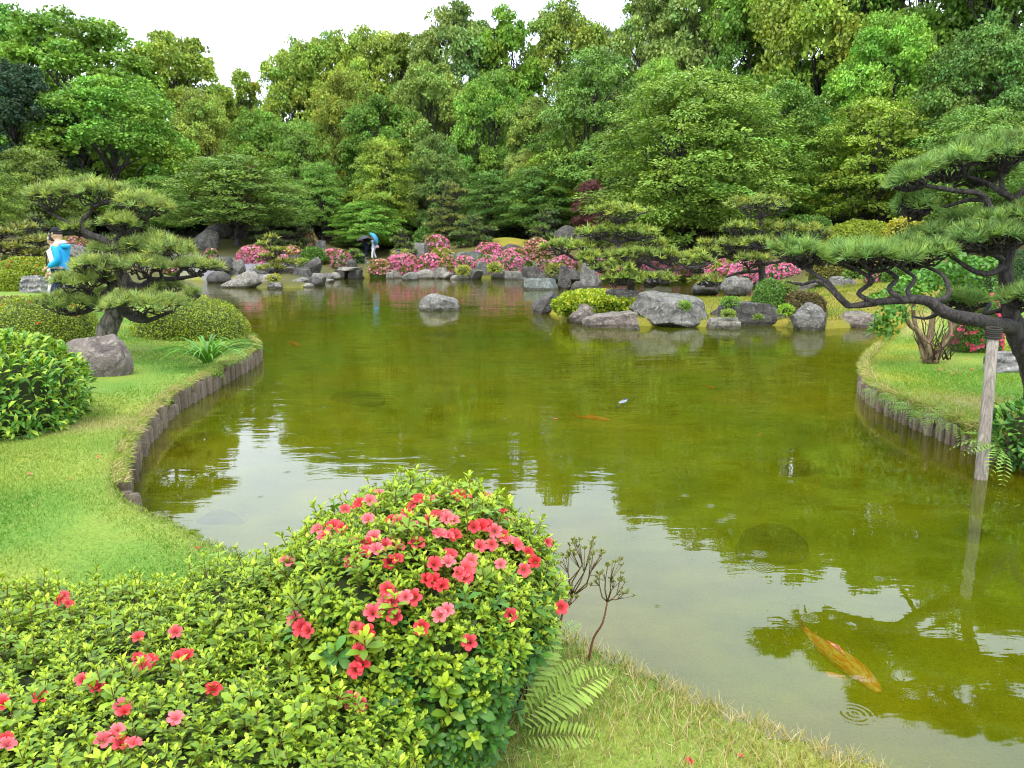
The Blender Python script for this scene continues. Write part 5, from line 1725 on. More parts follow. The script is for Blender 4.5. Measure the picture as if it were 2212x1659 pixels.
def petal_flower(seed, open_=1.0):
    """funnel of five wavy petals with stamens, about 1 wide"""
    r = np.random.default_rng(seed)
    ps = []
    for k in range(5):
        a = k * 2 * math.pi / 5
        rows = [(.06, .05, -.25), (.22, .16, -.02), (.40, .21, .10), (.52, .13, .06 - .05 * open_)]
        v, sh = [], []
        for (rr, hw, z) in rows:
            for s_ in (-1, 0, 1):
                ru, ww = rr * (1 if s_ == 0 else .95), hw * s_
                x, y = ru * math.cos(a) - ww * math.sin(a), ru * math.sin(a) + ww * math.cos(a)
                v.append((x, y, z * (1.6 - .6 * open_) + (.03 if s_ else -.02) + r.normal(0, .018)))
                t = rr / .52
                sh.append((.62 + .45 * t, .45 + .6 * t, .5 + .55 * t) if s_ else (.55 + .45 * t, .35 + .6 * t, .4 + .55 * t))
        f = [(i * 3 + j, i * 3 + j + 1, i * 3 + j + 4, i * 3 + j + 3) for i in range(3) for j in range(2)]
        ps.append(Tmpl(v, f, sh))
    for k in range(6):
        a = r.uniform(0, 6.28)
        ps.append(stalk((0, 0, -.2), (.1 * math.cos(a), .1 * math.sin(a), .32), .008, (.8, .5, .5)))
    return Tmpl.join(ps)


FLW = []
for s in range(4):
    T = petal_flower(s, (1.0, .85, .6, 1.1)[s])
    T.shade = T.shade * np.array(((.80, .085, .10), (.84, .13, .15), (.74, .055, .065), (.86, .20, .22))[s])
    FLW.append(smesh(T, 'flower'))


class Solid:
    """superellipsoid shrub body"""

    def __init__(s, c, r, pw, lump, seed, under=0.0):
        s.under = under
        s.c, s.r, s.pw, s.lump, s.seed = np.array(c), np.array(r), pw, lump, seed

    def f(s, P):
        q = (np.asarray(P) - s.c) / s.r
        e = (np.abs(q) ** s.pw).sum(-1) ** (1 / s.pw)
        return e

    def sample(s, n, zmin=-.6):
        dirs, N = even_dirs(n, s.r, s.pw, zmin)
        e = (np.abs(dirs) ** s.pw).sum(1) ** (-1 / s.pw)
        lm = np.array([noise.noise(Vector(d_ * s.r) * 3.5 + Vector((s.seed, 0, 0))) for d_ in dirs])
        P = s.c + dirs * (e * (1 + s.lump * lm))[:, None] * s.r
        if s.under:
            P[:, 0] -= s.under * ss(.70, .36, P[:, 2]) * ss(-.15, .15, P[:, 0])
        return P, N

    def hit(s, u, v):
        rr = ray(u, v)
        for t in np.arange(.8, 6, .01):
            p = np.array((0, 0, CZ)) + rr * t
            if s.f(p) < 1.0:
                q = (p - s.c) / s.r
                return p, unit(np.sign(q) * np.abs(q) ** (s.pw - 1) / s.r)
        return None, None


def core(sol, k, t, col=(.030, .042, .010)):
    bm = bmesh.new()
    bmesh.ops.create_icosphere(bm, subdivisions=4, radius=1.0)
    P = np.array([v.co[:] for v in bm.verts])
    fc = [[v.index for v in f.verts] for f in bm.faces]
    bm.free()
    e = (np.abs(P) ** sol.pw).sum(1) ** (-1 / sol.pw)
    lm = np.array([noise.noise(Vector(d_ * sol.r) * 3.5 + Vector((sol.seed, 0, 0))) for d_ in P])
    P = sol.c + P * (e * (1 + sol.lump * lm) * k)[:, None] * sol.r
    if sol.under:
        P[:, 0] -= sol.under * ss(.70, .36, P[:, 2]) * ss(-.15, .15, P[:, 0])
    return link('branches', mesh_np('branches', P - np.array(t.location), [i for f in fc for i in f], [3] * len(fc), np.tile(col, (len(P), 1)), True), M['twig'], t)  # smooth solid added inside the shrub, coloured dark as its inner shade


def project(P):
    q = np.asarray(P) - np.array((0, 0, CZ))
    dz = q[:, 1] * _c - q[:, 2] * _s
    up = q[:, 1] * _s + q[:, 2] * _c
    return 1106 + F * q[:, 0] / dz, 829.5 - F * up / dz, dz


def sprigs(t, sol, n, zmin, other, fresh, seed, indiv=300, depth=.0, under=.6, size=.74):
    """shoots over the shrub: the ones that show largest are parts, the rest one mass"""
    rs = np.random.default_rng(seed)
    P, N = sol.sample(n, zmin)
    keep = np.ones(len(P), bool)
    for o_ in other:
        keep &= o_.f(P) > .9
    keep &= (P[:, 2] > .3) & (P[:, 0] > -2.25) & (P[:, 1] > 1.25) & ~((N[:, 1] > .75) & (N[:, 2] < .3))
    P, N = P[keep], N[keep]
    m = len(P)
    P = P - N * rs.uniform(.0, .035 + depth, m)[:, None]
    ax = unit(N * .55 + np.array((0, 0, .75)) + .28 * rvec(m))
    up = N[:, 2] + rs.normal(0, .25, m) + fresh
    sc = rs.uniform(.75, 1.2, m) * size
    tall = rs.random(m) < .07
    sc[tall] *= 1.6
    P[tall] += N[tall] * .02
    u, v, dz = project(P)
    vis = (u > 0) & (u < 2212) & (v > 900) & (v < 1659) & (N[:, 2] * .6 - N[:, 1] * .8 > 0)
    order = np.argsort(np.where(vis, dz, 99))
    own = order[:indiv]
    base = np.array(t.location)
    isown = np.zeros(m, bool)
    isown[own] = True
    for i in own:
        X, Y, Z = basis(ax[i:i + 1], rvec(1))
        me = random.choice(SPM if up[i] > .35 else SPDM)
        o = link('leaf_sprig', me, M['gloss'], t)
        mat = Matrix(((X[0][0], Y[0][0], Z[0][0], P[i][0] - base[0]), (X[0][1], Y[0][1], Z[0][1], P[i][1] - base[1]), (X[0][2], Y[0][2], Z[0][2], P[i][2] - base[2]), (0, 0, 0, 1)))
        o.matrix_local = mat @ Matrix.Scale(float(sc[i]), 4)
    g = Geo()
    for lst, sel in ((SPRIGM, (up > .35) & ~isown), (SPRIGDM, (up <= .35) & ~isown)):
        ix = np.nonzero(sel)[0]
        for k, T in enumerate(lst):
            jj = ix[k::len(lst)]
            g.scatter(T, P[jj] - base, ax[jj], rvec(len(jj)), sc[jj], np.ones((len(jj), 3)) * rs.uniform(.8, 1.2, (len(jj), 1)))
    ix = np.nonzero(rs.random(m) < under)[0]
    for k, T in enumerate(SPRIGU):
        jj = ix[k::len(SPRIGU)]
        Pj = P[jj] - N[jj] * rs.uniform(.03, .07, len(jj))[:, None] + rs.normal(0, .012, (len(jj), 3))
        g.scatter(T, Pj - base, unit(ax[jj] + .5 * rvec(len(jj))), rvec(len(jj)), rs.uniform(.9, 1.3, len(jj)) * size * 1.15, np.ones((len(jj), 3)) * rs.uniform(.75, 1.15, (len(jj), 1)))
    g.build('foliage', M['gloss'], t, kind='stuff')


def flowers(t, sol, uv, size, seed):
    rs = np.random.default_rng(seed)
    base = np.array(t.location)
    for (u, v) in uv:
        p, nv = sol.hit(u, v)
        if p is None:
            continue
        tocam = unit(np.array((0, 0, CZ)) - p)
        nz2 = unit(nv * .6 + tocam * .5 + np.array((0, 0, .25)) + .3 * rs.normal(size=3))
        X, Y, Z = basis(rvec(1), nz2[None])
        # the funnel opens along local z
        Zd = nz2
        Xd = unit(np.cross(Zd, rs.normal(size=3)))
        Yd = np.cross(Zd, Xd)
        p = p + nv * rs.uniform(.03, .05)
        s = size * rs.uniform(.8, 1.15)
        o = link('flower', FLW[rs.integers(0, 4)], M['petal'], t)
        o.matrix_local = Matrix(((Xd[0] * s, Yd[0] * s, Zd[0] * s, p[0] - base[0]), (Xd[1] * s, Yd[1] * s, Zd[1] * s, p[1] - base[1]), (Xd[2] * s, Yd[2] * s, Zd[2] * s, p[2] - base[2]), (0, 0, 0, 1)))


dome = Solid((-.33, 2.45, .58), (.50, .55, .42), 2.2, .16, 3.0, .17)
knob = Solid((-.36, 2.78, .58), (.31, .25, .40), 2.0, .16, 9.0)
flank = Solid((-.80, 2.38, .44), (.44, .52, .37), 2.1, .14, 12.0)
hedge = Solid((-1.62, 1.72, .30), (1.42, 1.0, .46), 4.0, .045, 5.0)
t1 = thing('azalea_bush', 'dome-shaped azalea covered in coral red flowers in the foreground', 'bush', (-.3, 2.45, .28))
core(dome, .90, t1)
core(knob, .88, t1)
core(flank, .9, t1)
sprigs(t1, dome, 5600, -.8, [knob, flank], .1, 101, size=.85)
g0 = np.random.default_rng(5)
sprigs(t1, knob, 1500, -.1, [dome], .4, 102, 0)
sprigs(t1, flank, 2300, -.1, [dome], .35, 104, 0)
FL1 = [(728, 1152), (700, 1165), (745, 1160), (780, 1108), (805, 1110), (822, 1085), (715, 1185), (775, 1195), (800, 1205), (818, 1212), (790, 1200), (768, 1235), (852, 1190), (865, 1150), (880, 1130), (895, 1112), (905, 1108), (930, 1105),
       (985, 1100), (1000, 1098), (975, 1150), (960, 1130), (940, 1175), (965, 1180), (970, 1212), (1010, 1228), (1015, 1165), (1030, 1160), (1045, 1155), (1060, 1165), (1075, 1172), (1040, 1100), (1055, 1098), (1075, 1125), (1095, 1130), (1112, 1250),
       (1125, 1210), (1100, 1200), (1160, 1190), (1150, 1170), (1140, 1140), (1085, 1185), (840, 1290), (860, 1300), (850, 1315), (812, 1335), (855, 1340), (835, 1310), (878, 1305), (780, 1365), (800, 1372), (785, 1405), (790, 1430), (775, 1445),
       (910, 1362), (935, 1275), (950, 1282), (920, 1270), (985, 1255), (1000, 1248), (960, 1330), (945, 1340), (770, 1500), (788, 1510), (860, 1605), (875, 1598), (655, 1345), (668, 1362), (685, 1370), (745, 1500), (1090, 1335), (1185, 1320), (640, 1230),
       (900, 1195), (925, 1145), (1050, 1200), (890, 1160)]
_r = random.Random(4)
FL1 += [(_r.gauss(930, 150), _r.gauss(1200, 85)) for _ in range(30)]
flowers(t1, dome, FL1, .046, 7)
t2 = thing('azalea_hedge', 'low flat azalea hedge with scattered red flowers in the lower left corner', 'hedge', (-1.62, 1.72, .28))
core(hedge, .91, t2)
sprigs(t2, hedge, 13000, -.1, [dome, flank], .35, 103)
FL2 = [(130, 1322), (150, 1330), (140, 1310), (600, 1345), (590, 1350), (612, 1340), (380, 1395), (300, 1408), (300, 1445), (310, 1470), (395, 1440), (405, 1450), (385, 1450), (325, 1460), (90, 1532), (210, 1520), (215, 1512), (265, 1562), (270, 1570), (240, 1625),
       (225, 1640), (262, 1640), (255, 1610), (5, 1535), (10, 1560), (460, 1525), (380, 1590), (375, 1580), (20, 1640), (290, 1648), (15, 1625), (180, 1500), (620, 1310), (560, 1240), (575, 1235)]
flowers(t2, hedge, FL2, .040, 8)

# bare stems of the dome shrub's dark right flank
g = Geo()
for k in range(26):
    a = np.array((rng.uniform(-.08, .06), rng.uniform(2.4, 2.75), .28))
    b_ = a + np.array((rng.uniform(-.1, .12), rng.uniform(-.1, .1), rng.uniform(.15, .42)))
    g.tube(zigzag(a, b_, 7, .03, rng) - np.array((-.3, 2.45, .28)), np.linspace(.005, .0015, 7), 5, (.07, .04, .025))
g.build('stems', M['twig'], t1)

# ------------------------------------------------------------------ seed-headed azalea twigs by the water
def stem_plant(label, base, tops, seed):
    rs = np.random.default_rng(seed)
    base = np.array(base)
    t = thing('azalea_twig', label, 'plant', base)
    g = Geo()
    fl = Geo()
    for (fork, ends) in tops:
        fork = np.array(fork)
        q = catmull(zigzag(base, fork, 4, .03, rs), 3)
        g.tube(q - base, np.linspace(.0055, .0035, len(q)), 5, (.16, .07, .04))
        for e in ends:
            e = np.array(e)
            qq = zigzag(fork, e, 4, .06, rs)
            g.tube(qq - base, np.linspace(.003, .0015, 4), 4, (.12, .07, .03))
            for _ in range(4):
                e3 = e + rs.normal(0, .018, 3) + np.array((0, 0, .012))
                g.tube(np.array([qq[2], e3]) - base, [.0014, .0012], 3, (.12, .07, .03))
                n_ = 6
                dv = unit(rvec(n_) + np.array((0, 0, 1.2)))
                fl.scatter(leafd, np.tile(e3 - base, (n_, 1)), dv, rvec(n_), rs.uniform(.012, .02, n_), np.array((.20, .21, .06)) * rs.uniform(.7, 1.3, (n_, 1)))
    g.build('stems', M['twig'], t)
    fl.build('leaves', M['gloss'], t, kind='stuff')


def Q(u, v, d):
    return D(u, v, d)


stem_plant('thin bare azalea twig with budding tips right of the red-flowered dome', Q(1180, 1400, 2.75),
           [(Q(1235, 1290, 2.75), [Q(1232, 1195, 2.75), Q(1250, 1180, 2.7), Q(1275, 1185, 2.8), Q(1300, 1205, 2.75), Q(1215, 1215, 2.75), Q(1285, 1215, 2.75), Q(1262, 1205, 2.7)]),
            (Q(1200, 1330, 2.75), [Q(1190, 1310, 2.7), Q(1215, 1285, 2.75), Q(1235, 1300, 2.7)])], 3)
stem_plant('single tall azalea twig leaning out over the water', Q(1272, 1425, 2.85),
           [(Q(1312, 1300, 2.85), [Q(1285, 1255, 2.85), Q(1305, 1240, 2.8), Q(1325, 1225, 2.85), Q(1340, 1275, 2.85), Q(1330, 1255, 2.9), Q(1345, 1290, 2.85)])], 4)

# ------------------------------------------------------------------ ferns
def frond(L, n, seed, w=.26, droop=.35, pc=(.28, .40, .05)):
    """rachis with tapering pairs of leaflets; grows along +y, arches down"""
    rs = np.random.default_rng(seed)
    g = Geo()
    t = np.linspace(0, 1, n + 6)
    pts = np.stack([np.zeros_like(t), L * t, L * droop * (.9 * t - 1.25 * t * t)], 1)
    g.tube(pts, np.linspace(.0032, .0008, len(pts)), 4, (.16, .20, .04))
    P, A, N, S, K = [], [], [], [], []
    for i in range(n):
        tt = .2 + .8 * i / (n - 1)
        p = np.array((0, np.interp(tt, t, pts[:, 1]), np.interp(tt, t, pts[:, 2])))
        ll = L * w * (math.sin(min(1, (tt - .12) * 1.75) * math.pi * .5) * (1 - tt) ** .55 + .03)
        for s_ in (-1, 1):
            P.append(p); A.append((s_, .42 + rs.normal(0, .05), -.12 + rs.normal(0, .06))); N.append((0, .1, 1)); S.append((ll * .42, ll, ll))
            K.append(np.array(pc) * rs.uniform(.85, 1.15))
    g.scatter(leaf8(.42, .12, .03), np.array(P), np.array(A), np.array(N), np.array(S), np.array(K))
    return g.mesh('frond')


FR = [frond(1.0, 20, s, .30, (.35, .55, .25)[s]) for s in range(3)]
FRS = [frond(1.0, 11, s + 5, .30, .6, (.20, .34, .045)) for s in range(2)]


def fern(label, base, fronds, meshes, grp=None):
    t = thing('fern', label, 'fern', base, 0, grp)
    for (yaw, pitch_, roll, L) in fronds:
        o = link('frond', random.choice(meshes), M['bush'], t)
        o.rotation_mode = 'ZXY'
        o.rotation_euler = (pitch_, roll, yaw)
        o.scale = (L, L, L)
    return t


fb = G(1100, 1560, .28)
fern('pale green fern with long feathery fronds beside the red-flowered dome', (-.03, 2.30, .28),
     [(-.35, .85, .1, .46), (-1.05, .62, -.1, .44), (-.7, .8, .15, .40), (-1.5, .45, 0, .34), (.3, .8, 0, .30), (-2.3, .3, .1, .26), (.05, 1.0, 0, .32)], FR)
fern('small fern at the very edge of the near bank', (.17, 2.98, .24), [(a, .5, 0, random.uniform(.13, .2)) for a in (-1.4, -.7, .1, -2.1, 1.0)], FRS)
for k, (u, v, z, n_, L, lab) in enumerate([
        (500, 772, .25, 5, .24, 'fern hanging over the log edging right of the strap-leaved clump'), (425, 800, .25, 6, .36, 'largest fern on the left log edging'),
        (372, 835, .24, 5, .24, 'fern on the left log edging below the largest one'), (338, 872, .2, 4, .18, 'lowest fern on the left log edging'),
        (535, 725, .27, 5, .2, 'fern at the far corner of the left log edging'), (465, 790, .25, 5, .3, 'fern beside the largest one on the left log edging')]):
    p = G(u, v, z)
    fern(lab, p, [(-1.57 + random.uniform(-1.6, 1.6), random.uniform(-.2, .7), 0, L * random.uniform(.8, 1.2)) for _ in range(n_ + 3)], FRS, 'ferns on the log edging')
for k, (u, v, n_, L, lab) in enumerate([
        (1900, 850, 4, .2, 'fern at the far end of the right log edging'), (1985, 890, 5, .28, 'fern rooted between the logs left of the wooden post'),
        (2055, 915, 6, .30, 'bigger fern on the right log edging beside the wooden post'), (2160, 965, 7, .34, 'fern on the log edging right of the wooden post'),
        (1945, 868, 4, .22, 'little fern in the middle of the right log edging')]):
    p = G(u, v, .27)
    fern(lab, p, [(1.57 + random.uniform(-1.6, 1.6), random.uniform(-.2, .7), 0, L * random.uniform(.8, 1.2)) for _ in range(n_ + 3)], FRS, 'ferns on the log edging')

# clump of strap leaves on the left lawn
lc = G(450, 785, .3)
t = thing('lily_clump', 'clump of arching strap-shaped leaves on the left lawn', 'plant', lc)
for k in range(70):
    a, L = random.uniform(0, 6.28), random.uniform(.5, .85)
    g = Geo()
    tt = np.linspace(0, 1, 7)
    el = random.uniform(.75, 1.35)
    x = L * (tt * math.cos(el) + .35 * tt ** 2)
    z = L * (tt * math.sin(el) - .55 * tt ** 2.6)
    w_ = .016 * np.array([.7, 1, 1, .95, .8, .55, .1])
    r0 = random.uniform(0, .06)
    pts = np.stack([(x + r0) * math.cos(a), (x + r0) * math.sin(a), z], 1)
    sd_ = np.array((-math.sin(a), math.cos(a), 0))
    V = np.concatenate([pts - sd_ * w_[:, None], pts - np.array((0, 0, .006)), pts + sd_ * w_[:, None]])
    f = [(i, i + 1, 7 + i + 1, 7 + i) for i in range(6)] + [(7 + i, 7 + i + 1, 14 + i + 1, 14 + i) for i in range(6)]
    cc = np.array((.10, .25, .03)) * random.uniform(.7, 1.5)
    g.raw(V, f, cc).build('leaf', M['bush'], t)

# ------------------------------------------------------------------ big-leaved bush at the left edge
def leafy_bush(name, label, sol, n, ls, T, cols, mat, n_ind=0, zmin=-.7, inner=.9, upb=.35, cat='bush', grp=None):
    t = thing(name, label, cat, sol.c - np.array((0, 0, sol.r[2] * .9)), 0, grp)
    core(sol, inner, t)
    P, N = sol.sample(n, zmin)
    P = P - N * rng.uniform(0, .05, len(P))[:, None]
    m = len(P)
    ax = unit(N * .7 + np.array((0, 0, upb)) + .75 * rvec(m))
    nrm = unit(N * .5 + np.array((0, 0, .8)) + .5 * rvec(m))
    pick = rng.random(m) + .25 * (N[:, 2] > .45)
    col = np.where((pick > .62)[:, None], np.array(cols[1]), np.array(cols[0])) * rng.uniform(.7, 1.35, (m, 1))
    g = Geo().scatter(T, P - np.array(t.location), ax, nrm, ls * rng.uniform(.75, 1.25, m), col)
    g.build('foliage', mat, t, kind='stuff')
    return t


leafy_bush('laurel_bush', 'big glossy-leaved bush bulging in from the left edge', Solid((-4.97, 6.9, .48), (1.0, .95, .60), 2.5, .10, 2.0), 8500, .085, leaflong,
           ((.085, .22, .022), (.30, .43, .04)), M['gloss'])
# low groundcovers
leafy_bush('ground_cover', 'reddish-brown low ground cover behind the two walkers', Solid((-11.6, 17.6, .42), (3.0, .9, .28), 3, .1, 4.0), 7000, .06, leafq, ((.10, .05, .03), (.16, .14, .04)), M['bush'], cat='plant')
leafy_bush('ground_cover', 'yellow-green leafy ground cover spilling over the rocks of the promontory', Solid((2.15, 20.0, .38), (1.05, 1.0, .34), 2.4, .2, 6.0), 9000, .075, leafq,
           ((.19, .30, .02), (.38, .42, .025)), M['bush'], cat='plant')
for k, (u, v, d, s_, lab, cc) in enumerate([
        (1478, 668, 18.2, .18, 'little leafy weed between the dark block and the biggest boulder', (.18, .30, .03)), (1578, 660, 18.6, .2, 'low green plant on top of the wide dark rock', (.13, .26, .03)),
        (1575, 684, 18.0, .16, 'grass-like tuft right of the biggest boulder', (.22, .30, .03)), (1700, 678, 17.9, .2, 'bright fern-like plant left of the steep peaked rock', (.20, .34, .02)),
        (1200, 592, 41, .5, 'mossy tuft on the far stone ledge', (.2, .22, .03)), (1068, 585, 43.5, .4, 'yellow-green weed beside the slanting stone', (.28, .33, .03)),
        (1000, 591, 43.8, .4, 'yellow weed at the foot of the pink azaleas', (.30, .32, .03)), (655, 573, 43.2, .35, 'pale green weed on the twin boulders', (.2, .3, .04)),
        (1700, 632, 22, .3, 'green tuft behind the ball bush', (.15, .22, .03)), (1850, 600, 24, .35, 'small green plant beside the flat grey stone of the inlet', (.12, .22, .03)),
        (1640, 690, 17.9, .12, 'creeping weed hanging on the wide dark rock', (.16, .24, .03)), (590, 608, 35.2, .3, 'yellow moss cushion between the pale rocks of the far spit', (.30, .30, .03))]):
    p = D(u, v, d)
    leafy_bush('weed', lab, Solid((p[0], p[1] + s_ * .3, p[2] + s_ * .3), (s_, s_ * .8, s_ * .7), 2, .3, 20. + k), 420, s_ * .32, leafn, (cc, tuple(1.25 * a for a in cc)), M['bush'], inner=.55, cat='plant', grp='small plants between the rocks')
# shrub with yellow leaves behind the pine
p = D(1955, 520, 33)
leafy_bush('yellow_shrub', 'yellow-leaved shrub right of the bright hedge', Solid((p[0], p[1], p[2] + .35), (.75, .6, .5), 2.2, .25, 31.), 1500, .16, leaflong, ((.32, .34, .04), (.48, .42, .05)), M['bush'], inner=.7)
# plant hanging over the right log edging
leafy_bush('bank_shrub', 'dark green leafy shrub overhanging the water right of the wooden post', Solid((4.38, 6.42, .28), (.34, .34, .34), 2.2, .25, 33.), 1500, .06, leafd, ((.045, .14, .02), (.13, .28, .03)), M['gloss'], inner=.6)

# camellia-like shrub with bare tan trunks on the right lawn
cb = G(2012, 776, .33)
t = thing('tan_trunk_shrub', 'leafy shrub with several bare tan trunks on the right lawn', 'shrub', cb)
R8 = np.random.default_rng(8)
for pts, r0 in [([(0, 0, -.05), (-.08, 0, .2), (-.22, 0, .38), (-.38, -.05, .5), (-.5, -.1, .75)], .045), ([(-.03, 0, -.05), (-.02, .05, .3), (0, .05, .6), (.05, 0, .9)], .05),
                ([(.05, 0, -.05), (.16, 0, .25), (.28, 0, .5), (.36, 0, .85)], .05), ([(.03, -.03, -.05), (.1, -.03, .15), (.2, -.05, .4), (.12, 0, .7)], .035), ([(-.06, .03, -.05), (-.15, .1, .3), (-.2, .2, .6), (-.2, .2, .9)], .04)]:
    q = catmull(np.array(pts), 4)
    Geo().tube(q, np.linspace(r0, r0 * .55, len(q)), 8, rough=.06).build('trunk', M['tanbark'], t, smooth=True)
g = Geo()
for k in range(40):
    a = np.array((R8.uniform(-.1, .25), R8.uniform(-.1, .15), 0))
    e = a + np.array((R8.uniform(-.4, .5), R8.uniform(-.2, .2), R8.uniform(.3, .7)))
    g.tube(zigzag(a, e, 4, .06, R8), np.linspace(.008, .003, 4), 4, (.06, .035, .025))
g.build('twigs', M['twig'], t)
C = np.array([(-.62, -.1, .62), (-.5, -.1, .85), (-.75, -.1, .42), (-.35, 0, .95), (-.1, .1, 1.1), (.15, .1, 1.25), (.4, .1, 1.2), (.6, .1, 1.05), (.2, .3, 1.0), (.5, .2, .85), (-.15, .3, .95), (-.6, .2, .8), (.75, .2, 1.2)])
g = Geo()
clump_leaves(g, C, R8.uniform(.16, .27, len(C)), 130, .085, R8, hue_var(len(C), R8, .15) * np.array((.10, .235, .03)), .8, -.6, leafd)
g.build('foliage', M['gloss'], t, kind='stuff')

# ------------------------------------------------------------------ wooden prop under the limb
pb_ = G(2119, 1034, 0)
pt_ = D(2146, 722, pb_[1] + .18)
t = thing('prop_post', 'weathered wooden post standing in the water propping the pine limb', 'post', (pb_[0], pb_[1], 0))
q = np.array([(0, 0, -.7), (0, 0, -.2), (0, 0, .02), *(np.linspace(.12, 1, 7)[:, None] * (pt_ - np.array((pb_[0], pb_[1], 0))))])
Geo().tube(q, [.05, .05, .049, .048, .047, .046, .045, .044, .043, .042], 14, rough=.035).build('shaft', M['post'], t, smooth=True)
tp = pt_ - np.array((pb_[0], pb_[1], 0))
M['rope'] = flat('dark_palm_rope', (.035, .032, .022), .9)
g = Geo()
for k in range(5):
    a = np.linspace(0, 2 * math.pi, 15)
    rr = .052 + .004 * random.random()
    g.tube(np.stack([tp[0] + rr * np.cos(a), tp[1] + rr * np.sin(a), tp[2] - .02 + .016 * k + .006 * np.sin(a)], 1), .010, 5)
g.build('rope_binding', M['rope'], t)

# ------------------------------------------------------------------ stone slab bridge, garden lamp
bp = D(745, 582, 44.6)
t = thing('slab_bridge', 'flat stone slab bridging the gap right of the twin dark boulders', 'bridge', (bp[0], bp[1], 0))
sl = link('slab', rock_mesh(301, 'slab', 4), M['pale'], t)
sl.location = (0, .9, bp[2] - .14); sl.scale = (1.5, 1.6, .26)
for sx, wz in ((-.42, .8), (.4, .75)):
    s2 = link('footing', rock_mesh(302, 'block', 3), M['dark'], t)
    s2.location = (sx, 1.0, -.3); s2.scale = (wz, 1.3, bp[2] + .27)
lp_ = D(861, 560, 49)
t = thing('garden_lamp', 'short black garden lamp beside the squared grey stone', 'lamp', (lp_[0], lp_[1], lp_[2] - .1))
M['black'] = flat('black_metal', (.02, .02, .022), .4)
M['lens'] = flat('frosted_lens', (.30, .30, .29), .3)
Geo().tube([(0, 0, 0), (0, 0, .45)], .07, 12).build('post', M['black'], t, smooth=False)
Geo().tube([(0, 0, .452), (0, 0, .62)], .11, 12).build('lens', M['lens'], t)
Geo().tube([(0, 0, .622), (0, 0, .66), (0, 0, .70)], [.17, .17, .05], 12).build('cap', M['black'], t)

# ------------------------------------------------------------------ koi
def koi_mesh(seed):
    xs = np.array([-.5, -.44, -.36, -.24, -.08, .1, .26, .38, .45])
    hw = np.array([.018, .052, .075, .095, .105, .09, .06, .035, .025])
    hh = np.array([.02, .045, .07, .095, .11, .09, .06, .04, .035])
    g = Geo()
    a = np.arange(12) / 12 * 2 * math.pi
    V = np.array([[(x, .05 * math.sin(x * 4) + w_ * math.cos(k), h_ * math.sin(k)) for k in a] for x, w_, h_ in zip(xs, hw, hh)])
    f = [(i * 12 + j, i * 12 + (j + 1) % 12, (i + 1) * 12 + (j + 1) % 12, (i + 1) * 12 + j) for i in range(8) for j in range(12)] + [tuple(range(12))[::-1]]
    g.raw(V.reshape(-1, 3), f)
    return g.mesh('body', True)


def fin(pts, name, mat, t):
    pts = np.array(pts, float)
    n_ = len(pts)
    Geo().raw(np.concatenate([pts, pts + np.array((0, .004, .004))]), [tuple(range(n_)), tuple(range(2 * n_ - 1, n_ - 1, -1))] + [(i, (i + 1) % n_, n_ + (i + 1) % n_, n_ + i) for i in range(n_)]).build(name, mat, t)


KOI = koi_mesh(1)


def koimat(name, a, b_):
    m, n, l, out = newmat(name)
    nz = noise_node(n, l, 9, 4)
    p = n.new('ShaderNodeBsdfPrincipled')
    p.inputs['Roughness'].default_value = .35
    l.new(mixc(n, l, a, b_, ramp(n, l, nz.outputs['Fac'], [(.4, (0,)), (.6, (1,))])), p.inputs['Base Color'])
    l.new(p.outputs[0], out.inputs['Surface'])
    return m


M['koi_orange'] = koimat('orange_koi', (1.0, .13, .0), (1.0, .22, .01))
M['koi_white'] = koimat('mottled_koi', (1.0, .14, .0), (1.0, .60, .40))
M['koi_grey'] = koimat('grey_koi', (.05, .055, .07), (.30, .32, .36))
for (u0, v0, u1, v1, z, mt, lab) in [
        (1888, 1480, 1745, 1338, -.006, 'koi_white', 'large orange and white koi in the lower right of the pond'),
        (1318, 904, 1243, 893, -.012, 'koi_orange', 'slim orange koi in the middle of the pond'),
        (1325, 872, 1372, 856, .008, 'koi_grey', 'dark grey koi breaking the surface behind the slim orange one'),
        (500, 703, 552, 700, -.012, 'koi_orange', 'orange koi near the far end of the left log edging'),
        (530, 716, 546, 718, -.04, 'koi_orange', 'small orange koi off the far corner of the left log edging'),
        (640, 742, 628, 733, -.05, 'koi_orange', 'pale orange koi off the left log edging'),
        (1540, 836, 1522, 829, -.05, 'koi_orange', 'tiny orange koi right of the middle of the pond')]:
    a, b_ = G(u0, v0, z), G(u1, v1, z)
    L = max(np.linalg.norm(b_ - a), .25)
    t = thing('koi', lab, 'fish', (a + b_) / 2 + np.array((0, 0, -.11 * L * .55)), math.atan2(b_[1] - a[1], b_[0] - a[0]), 'koi in the pond')
    t.scale = (L, L * .95, L * .6)
    mm = M[mt]
    o = link('body', KOI, None, t)
    if len(KOI.materials) == 0:
        KOI.materials.append(mm)
    o.material_slots[0].link = 'OBJECT'
    o.material_slots[0].material = mm
    fin([(.44, .05, 0), (.58, .02, .10), (.54, .06, 0), (.58, .02, -.10)], 'tail_fin', mm, t)
    fin([(-.15, .0, .09), (.0, 0, .16), (.18, .03, .10), (.15, .03, .06), (-.1, 0, .06)], 'dorsal_fin', mm, t)
    for s_ in (-1, 1):
        fin([(-.3, .07 * s_, -.03), (-.22, .19 * s_, -.05), (-.14, .18 * s_, -.05), (-.2, .08 * s_, -.03)], 'side_fin', mm, t)

# ------------------------------------------------------------------ people
def evaluated(o):
    dg = bpy.context.evaluated_depsgraph_get()
    me = bpy.data.meshes.new_from_object(o.evaluated_get(dg))
    return me


